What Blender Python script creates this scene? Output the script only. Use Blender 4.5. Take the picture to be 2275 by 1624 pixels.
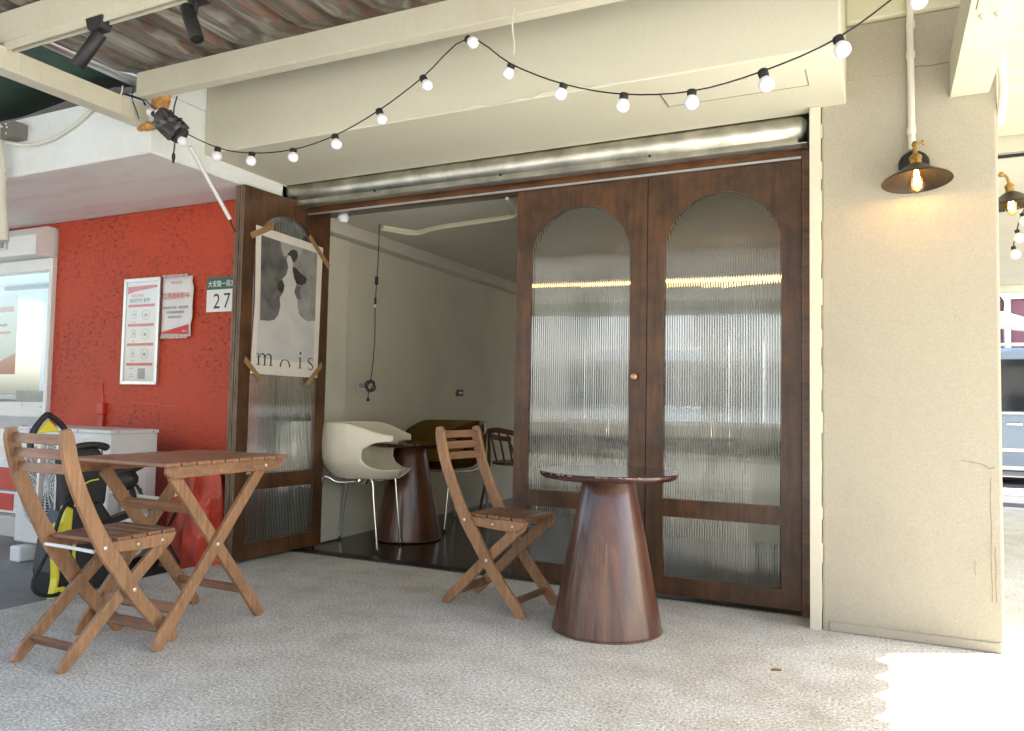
import bpy, bmesh, math, random
from mathutils import Vector, Matrix
random.seed(7)
PI = math.pi
rad = math.radians
for o in list(bpy.data.objects):
    bpy.data.objects.remove(o)
scene = bpy.context.scene
col = scene.collection

# ------------------------------------------------------------------ camera
cam_d = bpy.data.cameras.new('camera')
cam = bpy.data.objects.new('camera', cam_d)
col.objects.link(cam)
cam_d.sensor_width = 36.0
cam_d.lens = 36.0 * 1700 / 2275
cam_d.clip_start = 0.05
cam_d.clip_end = 2000
# columns: camera right, up, back in world axes (from the vanishing points)
F, CX, CY = 1700.0, 1137.5, 812.0
gx = -Vector((-2397 - CX, -(833 - CY), -F)).normalized()
gy = Vector((1955 - CX, -(914 - CY), -F)); gy = (gy - gx * gx.dot(gy)).normalized()
gz = gx.cross(gy)
M3 = Matrix((gx, gy, gz))          # world <- camera
cam.matrix_world = Matrix.Translation((0, 0, 0.96)) @ M3.to_4x4()
scene.camera = cam

# ------------------------------------------------------------------ light
SUN_EL, SUN_AZ = rad(50), math.atan2(0.475, 0.88)      # azimuth measured from +X
world = bpy.data.worlds.new('World'); scene.world = world
world.use_nodes = True
wn = world.node_tree.nodes; wl = world.node_tree.links
bg = wn['Background']
sky = wn.new('ShaderNodeTexSky'); sky.sky_type = 'NISHITA'; sky.sun_disc = False
sky.sun_elevation = SUN_EL; sky.sun_rotation = PI / 2 - SUN_AZ
sky.air_density = 1.2; sky.dust_density = 3.0
wl.new(sky.outputs[0], bg.inputs[0]); bg.inputs[1].default_value = 0.13
sd = bpy.data.lights.new('sun', 'SUN'); sd.energy = 4.5; sd.angle = rad(0.5); sd.color = (1, .95, .87)
so = bpy.data.objects.new('sun', sd); col.objects.link(so)
sdir = Vector((math.cos(SUN_EL) * math.cos(SUN_AZ), math.cos(SUN_EL) * math.sin(SUN_AZ), math.sin(SUN_EL)))
so.rotation_euler = sdir.to_track_quat('Z', 'Y').to_euler()
scene.view_settings.view_transform = 'Standard'
scene.view_settings.look = 'None'
scene.view_settings.exposure = 2.42
scene.view_settings.gamma = 1
cy = scene.cycles
cy.use_denoising = True
cy.max_bounces = 10; cy.diffuse_bounces = 6; cy.glossy_bounces = 6; cy.transmission_bounces = 10
cy.sample_clamp_indirect = 8

# ------------------------------------------------------------------ materials
def nmat(name):
    m = bpy.data.materials.new(name); m.use_nodes = True
    nt = m.node_tree; return m, nt, nt.nodes, nt.links, nt.nodes['Principled BSDF']

def ramp(n, stops):
    r = n.new('ShaderNodeValToRGB'); e = r.color_ramp.elements
    e[0].position, e[0].color = stops[0][0], (*stops[0][1], 1)
    e[1].position, e[1].color = stops[-1][0], (*stops[-1][1], 1)
    for p, c in stops[1:-1]:
        k = e.new(p); k.color = (*c, 1)
    return r

def noise(n, l, scale, detail=4, rough=.55, vec=None, sc=None):
    tc = n.new('ShaderNodeTexCoord')
    src = tc.outputs['Object']
    if sc:
        mp = n.new('ShaderNodeMapping'); mp.inputs['Scale'].default_value = sc
        l.new(src, mp.inputs[0]); src = mp.outputs[0]
    t = n.new('ShaderNodeTexNoise'); t.inputs['Scale'].default_value = scale
    t.inputs['Detail'].default_value = detail; t.inputs['Roughness'].default_value = rough
    l.new(src, t.inputs['Vector'])
    return t

def mixc(n, l, fac, a, b, mode='MIX'):
    x = n.new('ShaderNodeMix'); x.data_type = 'RGBA'; x.blend_type = mode
    for s, v in ((x.inputs[0], fac), (x.inputs[6], a), (x.inputs[7], b)):
        if hasattr(v, 'links') or isinstance(v, bpy.types.NodeSocket): l.new(v, s)
        elif isinstance(v, (int, float)): s.default_value = v
        else: s.default_value = (*v, 1)
    return x.outputs[2]

def bump(n, l, h, b, strength=.3, dist=.01):
    k = n.new('ShaderNodeBump'); k.inputs['Strength'].default_value = strength
    k.inputs['Distance'].default_value = dist
    l.new(h, k.inputs['Height']); l.new(k.outputs[0], b.inputs['Normal'])

def plain(name, c, rough=.5, metal=0., var=.12, vs=6., bs=0., bscale=60, spec=None, coat=0):
    m, nt, n, l, b = nmat(name)
    t = noise(n, l, vs, 5)
    lo = tuple(v * (1 - var) for v in c); hi = tuple(min(1, v * (1 + var)) for v in c)
    r = ramp(n, [(.3, lo), (.7, hi)]); l.new(t.outputs[0], r.inputs[0]); l.new(r.outputs[0], b.inputs['Base Color'])
    b.inputs['Roughness'].default_value = rough; b.inputs['Metallic'].default_value = metal
    if spec is not None: b.inputs['Specular IOR Level'].default_value = spec
    if coat: b.inputs['Coat Weight'].default_value = coat; b.inputs['Coat Roughness'].default_value = .12
    if bs:
        t2 = noise(n, l, bscale, 5); bump(n, l, t2.outputs[0], b, bs, .004)
    return m

def painted(name, c, rough=.7, stain=(.5, .45, .36), amt=.35, bs=.25, bscale=45, sc=None, sscale=2.2, bdist=.004):
    """paint over masonry with slow dirt and fine relief"""
    m, nt, n, l, b = nmat(name)
    big = noise(n, l, sscale, 7, .62, sc=sc)
    r = ramp(n, [(.48, (0, 0, 0)), (.78, (1, 1, 1))]); l.new(big.outputs[0], r.inputs[0])
    mul = n.new('ShaderNodeMath'); mul.operation = 'MULTIPLY'; mul.inputs[1].default_value = amt
    l.new(r.outputs[0], mul.inputs[0])
    c1 = mixc(n, l, mul.outputs[0], c, stain)
    fine = noise(n, l, bscale, 8, .72)
    r2 = ramp(n, [(.35, (.86, .86, .86)), (.65, (1.04, 1.04, 1.04))]); l.new(fine.outputs[0], r2.inputs[0])
    c2 = mixc(n, l, {True: .9, False: .35}['stucco' in name or 'ground' in name], c1, r2.outputs[0], 'MULTIPLY')
    l.new(c2, b.inputs['Base Color']); b.inputs['Roughness'].default_value = rough
    bump(n, l, fine.outputs[0], b, bs, bdist)
    return m

def wood(name, dark, light, axis='Z', rough=.45, scale=1., coat=0., blot=0., bs=.12):
    m, nt, n, l, b = nmat(name)
    st = {'X': (1.2, 14, 14), 'Y': (14, 1.2, 14), 'Z': (14, 14, 1.2)}[axis]
    st = tuple(v * scale for v in st)
    t = noise(n, l, 3.0, 8, .65, sc=st)
    r = ramp(n, [(.28, dark), (.5, tuple((a + b2) / 2 for a, b2 in zip(dark, light))), (.72, light)])
    l.new(t.outputs[0], r.inputs[0])
    c = r.outputs[0]
    f = noise(n, l, 16.0, 4, .7, sc=st)
    r3 = ramp(n, [(.4, (.72, .72, .72)), (.6, (1, 1, 1))]); l.new(f.outputs[0], r3.inputs[0])
    c = mixc(n, l, .5, c, r3.outputs[0], 'MULTIPLY')
    if blot:
        k = noise(n, l, 5.5, 6, .7)
        r2 = ramp(n, [(.38, tuple(1 - blot for _ in range(3))), (.62, (1.12, 1.08, 1.05))]); l.new(k.outputs[0], r2.inputs[0])
        c = mixc(n, l, 1., c, r2.outputs[0], 'MULTIPLY')
    l.new(c, b.inputs['Base Color']); b.inputs['Roughness'].default_value = rough
    if coat: b.inputs['Coat Weight'].default_value = coat; b.inputs['Coat Roughness'].default_value = .14
    if bs: bump(n, l, f.outputs[0], b, bs, .002)
    return m

def emit(name, c, s):
    m, nt, n, l, b = nmat(name)
    b.inputs['Base Color'].default_value = (*c, 1); b.inputs['Emission Color'].default_value = (*c, 1)
    b.inputs['Emission Strength'].default_value = s
    return m

def glass(name, c=(1, 1, 1), rough=0.02, ior=1.45):
    m, nt, n, l, b = nmat(name)
    b.inputs['Base Color'].default_value = (*c, 1); b.inputs['Transmission Weight'].default_value = 1
    b.inputs['Roughness'].default_value = rough; b.inputs['IOR'].default_value = ior
    return m

def thin_glass(name, tint=(.9, .95, .95), refl=.9, ior=1.5):
    """flat window pane: straight-through view plus mirror reflection"""
    m, nt, n, l, b = nmat(name)
    tr = n.new('ShaderNodeBsdfTransparent'); tr.inputs[0].default_value = (*tint, 1)
    gl = n.new('ShaderNodeBsdfGlossy'); gl.inputs['Roughness'].default_value = .01
    lw = n.new('ShaderNodeLayerWeight'); lw.inputs[0].default_value = .5
    pw_ = n.new('ShaderNodeMath'); pw_.operation = 'POWER'; pw_.inputs[1].default_value = 4.5; l.new(lw.outputs['Facing'], pw_.inputs[0])
    mul = n.new('ShaderNodeMath'); mul.operation = 'MULTIPLY_ADD'; mul.inputs[1].default_value = refl; mul.inputs[2].default_value = .05 * refl; mul.use_clamp = True
    l.new(pw_.outputs[0], mul.inputs[0])
    mx = n.new('ShaderNodeMixShader'); l.new(mul.outputs[0], mx.inputs[0]); l.new(tr.outputs[0], mx.inputs[1]); l.new(gl.outputs[0], mx.inputs[2])
    l.new(mx.outputs[0], n['Material Output'].inputs[0])
    return m

def floor_mat():
    m, nt, n, l, b = nmat('washed_pebble_concrete')
    s1 = noise(n, l, 92, 3, .66); s2 = noise(n, l, 210, 2, .5); big = noise(n, l, 1.1, 7, .65); mid = noise(n, l, 6, 5, .6)
    r1 = ramp(n, [(.34, (.30, .29, .26)), (.43, (.54, .53, .49)), (.56, (.70, .695, .655)), (.66, (.93, .925, .90))])
    l.new(s1.outputs[0], r1.inputs[0])
    r2 = ramp(n, [(.36, (.70, .70, .70)), (.5, (1, 1, 1)), (.66, (1.22, 1.22, 1.22))]); l.new(s2.outputs[0], r2.inputs[0])
    c = mixc(n, l, 1., r1.outputs[0], r2.outputs[0], 'MULTIPLY')
    r3 = ramp(n, [(.36, (.74, .71, .65)), (.46, (.90, .88, .84)), (.6, (1, 1, 1))]); l.new(big.outputs[0], r3.inputs[0])
    c = mixc(n, l, 1., c, r3.outputs[0], 'MULTIPLY')
    r4 = ramp(n, [(.36, (.84, .81, .78)), (.55, (1, 1, 1))]); l.new(mid.outputs[0], r4.inputs[0])
    c = mixc(n, l, .8, c, r4.outputs[0], 'MULTIPLY')
    v = n.new('ShaderNodeTexVoronoi'); v.inputs['Scale'].default_value = 26; v.inputs['Randomness'].default_value = 1
    tc = n.new('ShaderNodeTexCoord'); l.new(tc.outputs['Object'], v.inputs['Vector'])
    rv = ramp(n, [(.03, (1, 1, 1)), (.075, (0, 0, 0))]); l.new(v.outputs['Distance'], rv.inputs[0])
    c = mixc(n, l, rv.outputs[0], c, (.17, .13, .10))
    l.new(c, b.inputs['Base Color']); b.inputs['Roughness'].default_value = .8
    bump(n, l, s1.outputs[0], b, .35, .004)
    return m

def red_mat():
    m, nt, n, l, b = nmat('red_masonry_paint')
    t = noise(n, l, 26, 5, .62, sc=(1, 1, 1.7)); big = noise(n, l, 1.6, 4)
    msk = ramp(n, [(.36, (0, 0, 0)), (.58, (1, 1, 1))]); l.new(big.outputs[0], msk.inputs[0])
    r = ramp(n, [(.36, (.11, .010, .005)), (.43, (.38, .036, .009)), (.60, (.51, .055, .012))]); l.new(t.outputs[0], r.inputs[0])
    c = mixc(n, l, msk.outputs[0], (.50, .053, .012), r.outputs[0])
    l.new(c, b.inputs['Base Color']); b.inputs['Roughness'].default_value = .62
    bump(n, l, t.outputs[0], b, .55, .008)
    return m

def roof_mat():
    m, nt, n, l, b = nmat('stained_roof_sheet')
    t = noise(n, l, 2.6, 3, .5, sc=(2.4, .5, 1)); t2 = noise(n, l, 6, 4, .6, sc=(4, .3, 1))
    t.inputs['Distortion'].default_value = 1.2
    r = ramp(n, [(.30, (.07, .05, .04)), (.42, (.20, .18, .15)), (.47, (.21, .11, .08)), (.50, (.17, .155, .13)), (.56, (.33, .32, .28)), (.62, (.16, .14, .12)), (.72, (.46, .45, .42))])
    l.new(t.outputs[0], r.inputs[0])
    r2 = ramp(n, [(.4, (.6, .58, .55)), (.6, (1, 1, 1))]); l.new(t2.outputs[0], r2.inputs[0])
    c = mixc(n, l, .8, r.outputs[0], r2.outputs[0], 'MULTIPLY')
    l.new(c, b.inputs['Base Color']); b.inputs['Roughness'].default_value = .38
    return m

def cone_mat():
    m, nt, n, l, b = nmat('dark_red_ash_veneer')
    a_ = noise(n, l, 2.2, 3, .5, sc=(7, 7, .45)); a_.inputs['Distortion'].default_value = .6
    r = ramp(n, [(.30, (.045, .014, .009)), (.5, (.078, .026, .014)), (.68, (.13, .050, .025))]); l.new(a_.outputs[0], r.inputs[0])
    f = noise(n, l, 9, 6, .7, sc=(16, 16, .8)); r2 = ramp(n, [(.38, (.72, .68, .66)), (.6, (1.08, 1.05, 1))]); l.new(f.outputs[0], r2.inputs[0])
    c = mixc(n, l, .8, r.outputs[0], r2.outputs[0], 'MULTIPLY')
    # one cathedral figure in the veneer facing the street
    tc = n.new('ShaderNodeTexCoord'); sp = n.new('ShaderNodeSeparateXYZ'); l.new(tc.outputs['Object'], sp.inputs[0])
    def mt(op, *v):
        k = n.new('ShaderNodeMath'); k.operation = op
        for q, w in enumerate(v):
            if isinstance(w, (int, float)): k.inputs[q].default_value = w
            else: l.new(w, k.inputs[q])
        return k.outputs[0]
    side = mt('ABSOLUTE', mt('SUBTRACT', mt('DIVIDE', sp.outputs[0], mt('MULTIPLY', sp.outputs[1], -1)), .30))
    wv = mt('SINE', mt('MULTIPLY', mt('ADD', sp.outputs[2], mt('ADD', mt('MULTIPLY', side, 1.0), mt('MULTIPLY', a_.outputs[0], .02))), 380))
    win = mt('MULTIPLY', mt('LESS_THAN', sp.outputs[1], 0), mt('MULTIPLY', mt('LESS_THAN', side, .14), mt('LESS_THAN', mt('ADD', sp.outputs[2], mt('MULTIPLY', side, 1.6)), .40)))
    c = mixc(n, l, mt('MULTIPLY', win, mt('MULTIPLY', mt('GREATER_THAN', wv, .35), mt('MULTIPLY', mt('SUBTRACT', .14, side), 6.0))), c, (.30, .15, .085))
    l.new(c, b.inputs['Base Color']); b.inputs['Roughness'].default_value = .3
    b.inputs['Coat Weight'].default_value = .5; b.inputs['Coat Roughness'].default_value = .12
    bump(n, l, f.outputs[0], b, .1, .001)
    return m

M = {}
M['floor'] = floor_mat()
M['ground'] = painted('grey_ground_concrete', (.27, .27, .25), .8, (.12, .12, .11), .6, .3, 50)
M['asphalt'] = painted('road_asphalt', (.075, .08, .088), .85, (.05, .05, .05), .5, .4, 90)
M['cream'] = painted('cream_render', (.64, .62, .46), .75, (.54, .49, .36), .35, .04, 90, sscale=1.1)
M['cream_lintel'] = painted('cream_soffit_paint', (.67, .655, .52), .75, (.54, .50, .39), .35, .03, 90, sscale=1.1)  # slightly paler cream for the lintel beam, its patch and ridge
M['stucco'] = painted('rough_cream_stucco', (.42, .385, .305), .92, (.33, .295, .23), .55, .55, 125, sscale=1.5, bdist=.006)
M['steel'] = painted('cream_steel_paint', (.64, .615, .49), .45, (.50, .42, .28), .35, .05, 30)
M['white_wall'] = painted('white_wall_paint', (.82, .86, .85), .7, (.42, .44, .42), .35, .08, 40, sscale=1.4)
M['pink_soffit'] = painted('peeling_white_soffit', (.80, .79, .77), .8, (.50, .36, .28), .45, .08, 40, sc=(.6, 2.6, 1), sscale=1.6)
M['red'] = red_mat()
M['red_plain'] = plain('red_gloss_paint', (.50, .045, .018), .45, bs=.15)
M['tarp_red'] = plain('orange_red_tarpaulin', (.42, .035, .012), .38, var=.35, vs=9, bs=.3, bscale=25)
M['inner'] = painted('interior_olive_cream_wall', (.58, .57, .46), .8, (.33, .31, .24), .3, .08, 50)
M['ceil'] = painted('interior_ceiling_paint', (.56, .54, .46), .8, (.35, .32, .26), .3, .06, 50)
M['dark_floor'] = plain('polished_dark_floor', (.045, .032, .024), .22, var=.35, vs=2.5, spec=.45)
M['door'] = wood('walnut_stained_plywood', (.048, .020, .007), (.135, .060, .022), 'Z', .4, .8, .12, .45)
M['header'] = wood('walnut_stained_header', (.06, .019, .006), (.22, .085, .022), 'X', .35, .8, .3, .5)
M['edge'] = wood('raw_plywood_edge', (.09, .055, .035), (.26, .18, .12), 'Z', .6, 1.2, 0, .35)
M['acacia'] = wood('oiled_acacia', (.22, .110, .048), (.44, .245, .125), 'Z', .5, 1.3, .1, .22)
M['acacia_slat'] = wood('oiled_acacia_slat', (.17, .078, .038), (.32, .165, .09), 'Y', .48, 1.3, .12, .22)
M['acacia_top'] = wood('oiled_acacia_board', (.21, .098, .046), (.40, .21, .115), 'X', .45, 1.3, .15, .2)
M['cone'] = cone_mat()
M['inox'] = plain('brushed_inox', (.46, .45, .39), .33, 1., .35, 7, .1, 30)
M['chrome'] = plain('chrome', (.75, .75, .75), .12, 1., .03)
M['alu'] = plain('satin_aluminium', (.62, .62, .62), .35, .9, .06)
M['zinc'] = plain('zinc_screw', (.75, .74, .70), .3, .6, .05)
M['black'] = plain('matt_black', (.018, .018, .019), .5, var=.2)
M['black_metal'] = plain('black_steel', (.02, .019, .017), .42, .3, .25, 12)
M['shade'] = plain('bronzed_black_shade', (.035, .029, .022), .38, .55, .3, 10)
M['brass'] = plain('aged_brass', (.42, .27, .09), .32, .9, .25, 20)
M['rubber'] = plain('black_rubber', (.015, .015, .016), .65, var=.2)
M['pvc'] = plain('off_white_pvc', (.66, .64, .55), .45, var=.08)
M['white'] = plain('white_enamel', (.74, .75, .74), .35, var=.05, vs=3)
M['whitebox'] = plain('outdoor_unit_white', (.66, .67, .66), .38, var=.08, vs=4)
M['bulb'] = plain('milky_bulb', (.80, .82, .86), .18, var=.03)
M['paper'] = plain('poster_paper', (.64, .60, .53), .6, var=.05, vs=5)
M['paper_w'] = plain('white_paper', (.70, .70, .70), .45, var=.04)
M['tape'] = plain('brown_packing_tape', (.30, .18, .075), .35, var=.15, vs=20)
M['yellow'] = plain('yellow_plastic', (.75, .66, .05), .35, var=.05)
M['green_tarp'] = plain('dark_green_tarpaulin', (.055, .10, .075), .55, var=.35, vs=3)
M['grey_wall'] = painted('weathered_grey_wall', (.20, .19, .165), .85, (.06, .06, .05), .6, .3, 30)
M['foam'] = plain('expanding_foam', (.48, .24, .07), .8, var=.5, vs=30, bs=.8, bscale=40)
M['cream_plastic'] = plain('cream_moulded_plastic', (.70, .66, .52), .18, var=.03, coat=.5)
M['amber'] = glass('amber_clear_plastic', (.42, .29, .10), .06, 1.3)
M['wood_int'] = wood('interior_oak_chair', (.10, .045, .02), (.22, .11, .05), 'Z', .4, 1, .2, .2)
M['foliage'] = plain('dark_foliage', (.035, .07, .025), .8, var=.6, vs=14, bs=1, bscale=12)
M['car'] = plain('pale_vehicle_paint', (.20, .27, .36), .22, .1, .03, coat=.8)
M['carglass'] = plain('dark_vehicle_glass', (.02, .024, .028), .06, var=.1)
M['facade'] = painted('pale_tile_facade', (.55, .52, .47), .7, (.35, .33, .3), .5, .2, 20)
M['pinkwall'] = painted('faded_pink_wall', (.30, .12, .145), .7, (.4, .25, .26), .5, .2, 20)
M['lattice'] = painted('cream_moulded_sheet', (.62, .58, .47), .5, (.5, .45, .35), .3, .1, 20)
M['warm'] = emit('warm_tube_glow', (1., .55, .16), 2.2)
M['filament'] = emit('warm_filament', (1., .60, .22), 30)
M['bulbglass'] = thin_glass('clear_bulb_glass', (1., .86, .6), .9, 1.45)
M['shopglass'] = thin_glass('shop_window_glass', (.93, .96, .97), 1.6)
M['ribbed'] = glass('ribbed_glass', (.93, .97, .965), .03, 1.6)
M['ink'] = plain('black_ink', (.02, .02, .022), .6, var=.1)
M['ink_red'] = plain('red_ink', (.55, .045, .03), .55, var=.08)
M['ink_green'] = plain('dark_green_enamel', (.012, .10, .055), .35, var=.08)
M['ink_grey'] = plain('grey_ink', (.30, .30, .32), .6, var=.1)
M['maroon'] = plain('maroon_badge', (.13, .008, .03), .35, var=.08)
M['blue'] = plain('blue_label', (.05, .15, .38), .4, var=.08)
M['white_ink'] = plain('white_lettering', (.85, .85, .85), .4, var=.02)
def gray_print(name, lo, hi, s=7):
    return plain(name, tuple((lo + hi) / 2 * k for k in (1.02, 1, .96)), .6, var=(hi - lo) / (hi + lo), vs=s)
M['g_bg'] = gray_print('print_pale_grey', .44, .52)
M['g_left'] = gray_print('print_dark_grey', .045, .15, 9)
M['g_right'] = gray_print('print_mid_grey', .16, .30, 9)
M['g_nose'] = gray_print('print_light_grey', .24, .36, 9)
M['g_dark'] = gray_print('print_black', .02, .05, 9)
M['g_mid'] = gray_print('print_shadow_grey', .10, .16, 9)

# ------------------------------------------------------------------ builders
def T(name, label=None, cat=None, loc=(0, 0, 0), rot=0, group=None, kind=None, parent=None):
    o = bpy.data.objects.new(name, None); o.empty_display_size = .1
    col.objects.link(o); o.location = loc; o.rotation_euler = (0, 0, rot)
    tag(o, label, cat, group, kind)
    if parent: o.parent = parent
    return o

def tag(o, label=None, cat=None, group=None, kind=None):
    if label: o['label'] = label
    if cat: o['category'] = cat
    if group: o['group'] = group
    if kind: o['kind'] = kind
    return o

def wloc(o):
    v = Vector((0, 0, 0))
    while o: v += Vector(o.location); o = o.parent
    return v

class G:
    def __init__(s): s.bm = bmesh.new(); s.mi = 0
    def _f(s, vs):
        f = s.bm.faces.new(vs); f.material_index = s.mi; return f
    def box(s, x0, x1, y0, y1, z0, z1):
        v = [s.bm.verts.new(p) for p in ((x0, y0, z0), (x1, y0, z0), (x1, y1, z0), (x0, y1, z0), (x0, y0, z1), (x1, y0, z1), (x1, y1, z1), (x0, y1, z1))]
        for f in ((3, 2, 1, 0), (4, 5, 6, 7), (0, 1, 5, 4), (1, 2, 6, 5), (2, 3, 7, 6), (3, 0, 4, 7)): s._f([v[i] for i in f])
        return s
    def prism(s, pts, off):
        """closed polygon pts (3d) extruded by vector off"""
        off = Vector(off); a = [s.bm.verts.new(p) for p in pts]; b = [s.bm.verts.new(Vector(p) + off) for p in pts]
        n = len(pts); s._f(a[::-1]); s._f(b)
        for i in range(n): s._f([a[i], a[(i + 1) % n], b[(i + 1) % n], b[i]])
        return s
    def bar(s, p0, p1, w, h, side=(0, 0, 1)):
        """rectangular bar: w along side, h along the third axis"""
        p0, p1 = Vector(p0), Vector(p1); d = (p1 - p0).normalized(); sd_ = Vector(side)
        sd_ = (sd_ - d * sd_.dot(d)).normalized(); t = d.cross(sd_)
        q = [p0 + sd_ * a * w / 2 + t * b * h / 2 for a, b in ((-1, -1), (1, -1), (1, 1), (-1, 1))]
        return s.prism(q, p1 - p0)
    def ribbon(s, path, w, t, nrm):
        """flat strip following path (in a plane with normal nrm): w in plane, t along nrm"""
        nrm = Vector(nrm).normalized(); P = [Vector(p) for p in path]; rings = []
        ws = w if isinstance(w, (list, tuple)) else [w] * len(P)
        for i, p in enumerate(P):
            d = (P[min(i + 1, len(P) - 1)] - P[max(i - 1, 0)]).normalized(); k = d.cross(nrm) * ws[i] / 2; e = nrm * t / 2
            rings.append([s.bm.verts.new(p + a) for a in (k + e, -k + e, -k - e, k - e)])
        for a, b in zip(rings, rings[1:]):
            for i in range(4): s._f([a[i], a[(i + 1) % 4], b[(i + 1) % 4], b[i]])
        s._f(rings[0][::-1]); s._f(rings[-1]); return s
    def tube(s, path, r, n=10, caps=True):
        P = [Vector(p) for p in path]; rings = []; ref = None
        rs = r if isinstance(r, (list, tuple)) else [r] * len(P)
        for i, p in enumerate(P):
            d = (P[min(i + 1, len(P) - 1)] - P[max(i - 1, 0)]).normalized()
            if ref is None: ref = Vector((0, 0, 1)) if abs(d.z) < .9 else Vector((1, 0, 0))
            a = (ref - d * ref.dot(d)).normalized(); ref = a; b = d.cross(a)
            rings.append([s.bm.verts.new(p + (a * math.cos(2 * PI * k / n) + b * math.sin(2 * PI * k / n)) * rs[i]) for k in range(n)])
        for a, b in zip(rings, rings[1:]):
            for k in range(n): s._f([a[k], a[(k + 1) % n], b[(k + 1) % n], b[k]])
        if caps: s._f(rings[0][::-1]); s._f(rings[-1])
        return s
    def lathe(s, prof, c=(0, 0, 0), axis=(0, 0, 1), n=32, caps=True):
        """prof: (radius, height) pairs along axis from c"""
        c = Vector(c); ax = Vector(axis).normalized(); q = ax.to_track_quat('Z', 'Y').to_matrix(); rings = []
        for r, h in prof:
            if r < 1e-6: rings.append([s.bm.verts.new(c + q @ Vector((0, 0, h)))])
            else: rings.append([s.bm.verts.new(c + q @ Vector((r * math.cos(2 * PI * k / n), r * math.sin(2 * PI * k / n), h))) for k in range(n)])
        for a, b in zip(rings, rings[1:]):
            for k in range(n):
                k2 = (k + 1) % n
                if len(a) == 1: s._f([a[0], b[k2], b[k]])
                elif len(b) == 1: s._f([a[k], a[k2], b[0]])
                else: s._f([a[k], a[k2], b[k2], b[k]])
        if caps:
            if len(rings[0]) > 1: s._f(rings[0][::-1])
            if len(rings[-1]) > 1: s._f(rings[-1])
        return s
    def ball(s, c, r, n=20, sq=(1, 1, 1)):
        m = Matrix.Translation(c) @ Matrix.Diagonal((r * sq[0], r * sq[1], r * sq[2], 1))
        g = bmesh.ops.create_uvsphere(s.bm, u_segments=n, v_segments=max(6, n // 2), radius=1, matrix=m)
        for v in g['verts']:
            for f in v.link_faces: f.material_index = s.mi
        return s
    def poly(s, pts):
        s._f([s.bm.verts.new(p) for p in pts]); return s
    def out(s, name, mat, parent=None, smooth=False, bevel=0, local=False, solid=0):
        me = bpy.data.meshes.new(name)
        if not solid: bmesh.ops.recalc_face_normals(s.bm, faces=s.bm.faces)
        if parent is not None and not local:
            bmesh.ops.translate(s.bm, verts=s.bm.verts, vec=-wloc(parent))
        s.bm.to_mesh(me); s.bm.free()
        for mm in (mat if isinstance(mat, (list, tuple)) else [mat]): me.materials.append(mm)
        o = bpy.data.objects.new(name, me); col.objects.link(o)
        if parent is not None: o.parent = parent
        if smooth:
            for p in me.polygons: p.use_smooth = True
            me.set_sharp_from_angle(angle=rad(40))
        if solid:
            k = o.modifiers.new('thick', 'SOLIDIFY'); k.thickness = solid; k.offset = 0
        if bevel:
            k = o.modifiers.new('bevel', 'BEVEL'); k.width = bevel; k.segments = 2; k.limit_method = 'ANGLE'; k.angle_limit = rad(35)
            k.harden_normals = False
        return o

def child_of(o, parent):
    """put a world-coordinate mesh object under a parent that was made at world coordinates"""
    o.parent = parent; return o

def copy_tree(o, parent=None):
    c = o.copy(); col.objects.link(c)
    c.parent = parent
    for ch in list(o.children): copy_tree(ch, c)
    return c

def text_mesh(body, w, h, u, v, org, shear=0):
    """flat letters fitted in a w x h box at org; u right, v up"""
    cu = bpy.data.curves.new('t', 'FONT'); cu.body = body; cu.resolution_u = 3
    ob = bpy.data.objects.new('t', cu); col.objects.link(ob)
    bpy.context.view_layer.update()
    dg = bpy.context.evaluated_depsgraph_get()
    me = bpy.data.meshes.new_from_object(ob.evaluated_get(dg))
    bpy.data.objects.remove(ob)
    xs = [p.co.x for p in me.vertices]; ys = [p.co.y for p in me.vertices]
    out = []
    if xs:
        x0, x1, y0, y1 = min(xs), max(xs), min(ys), max(ys)
        sx = w / max(1e-6, x1 - x0); sy = h / max(1e-6, y1 - y0)
        U, V, O = Vector(u), Vector(v), Vector(org)
        co = [O + U * ((p.co.x - x0) * sx) + V * ((p.co.y - y0) * sy) for p in me.vertices]
        out = (co, [tuple(p.vertices) for p in me.polygons])
    return out

def add_text(g, body, w, h, u, v, org):
    r = text_mesh(body, w, h, u, v, org)
    if not r: return g
    vs = [g.bm.verts.new(p) for p in r[0]]
    for f in r[1]:
        try: g._f([vs[i] for i in f])
        except ValueError: pass
    return g

# ================================================================== SETTING
def structure(g, name, mat, **k):
    return tag(g.out(name, mat, **k), kind='structure')

structure(G().box(-120, 120, -120, 120, -.35, -.05), 'ground', M['ground'])
g = G(); g.box(-3.55, 7.5, -7, 3.862, -.20, 0); g.box(.445, 7.5, 3.862, 9.4, -.20, 0)
structure(g, 'terrace_floor', M['floor'])
structure(G().box(-3.50, .44, 3.862, 9.1, -.2, -.008), 'interior_floor', M['dark_floor'])
structure(G().box(-30, 40, 9.41, 13.9, -.2, -.044), 'road', M['asphalt'])
structure(G().box(-30, 40, 11.2, 12.2, -.1, -.035), 'pale_kerb_strip', M['facade'])
structure(G().box(-60, 60, -16, -7.05, -.2, -.042), 'street', M['asphalt'])

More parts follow.
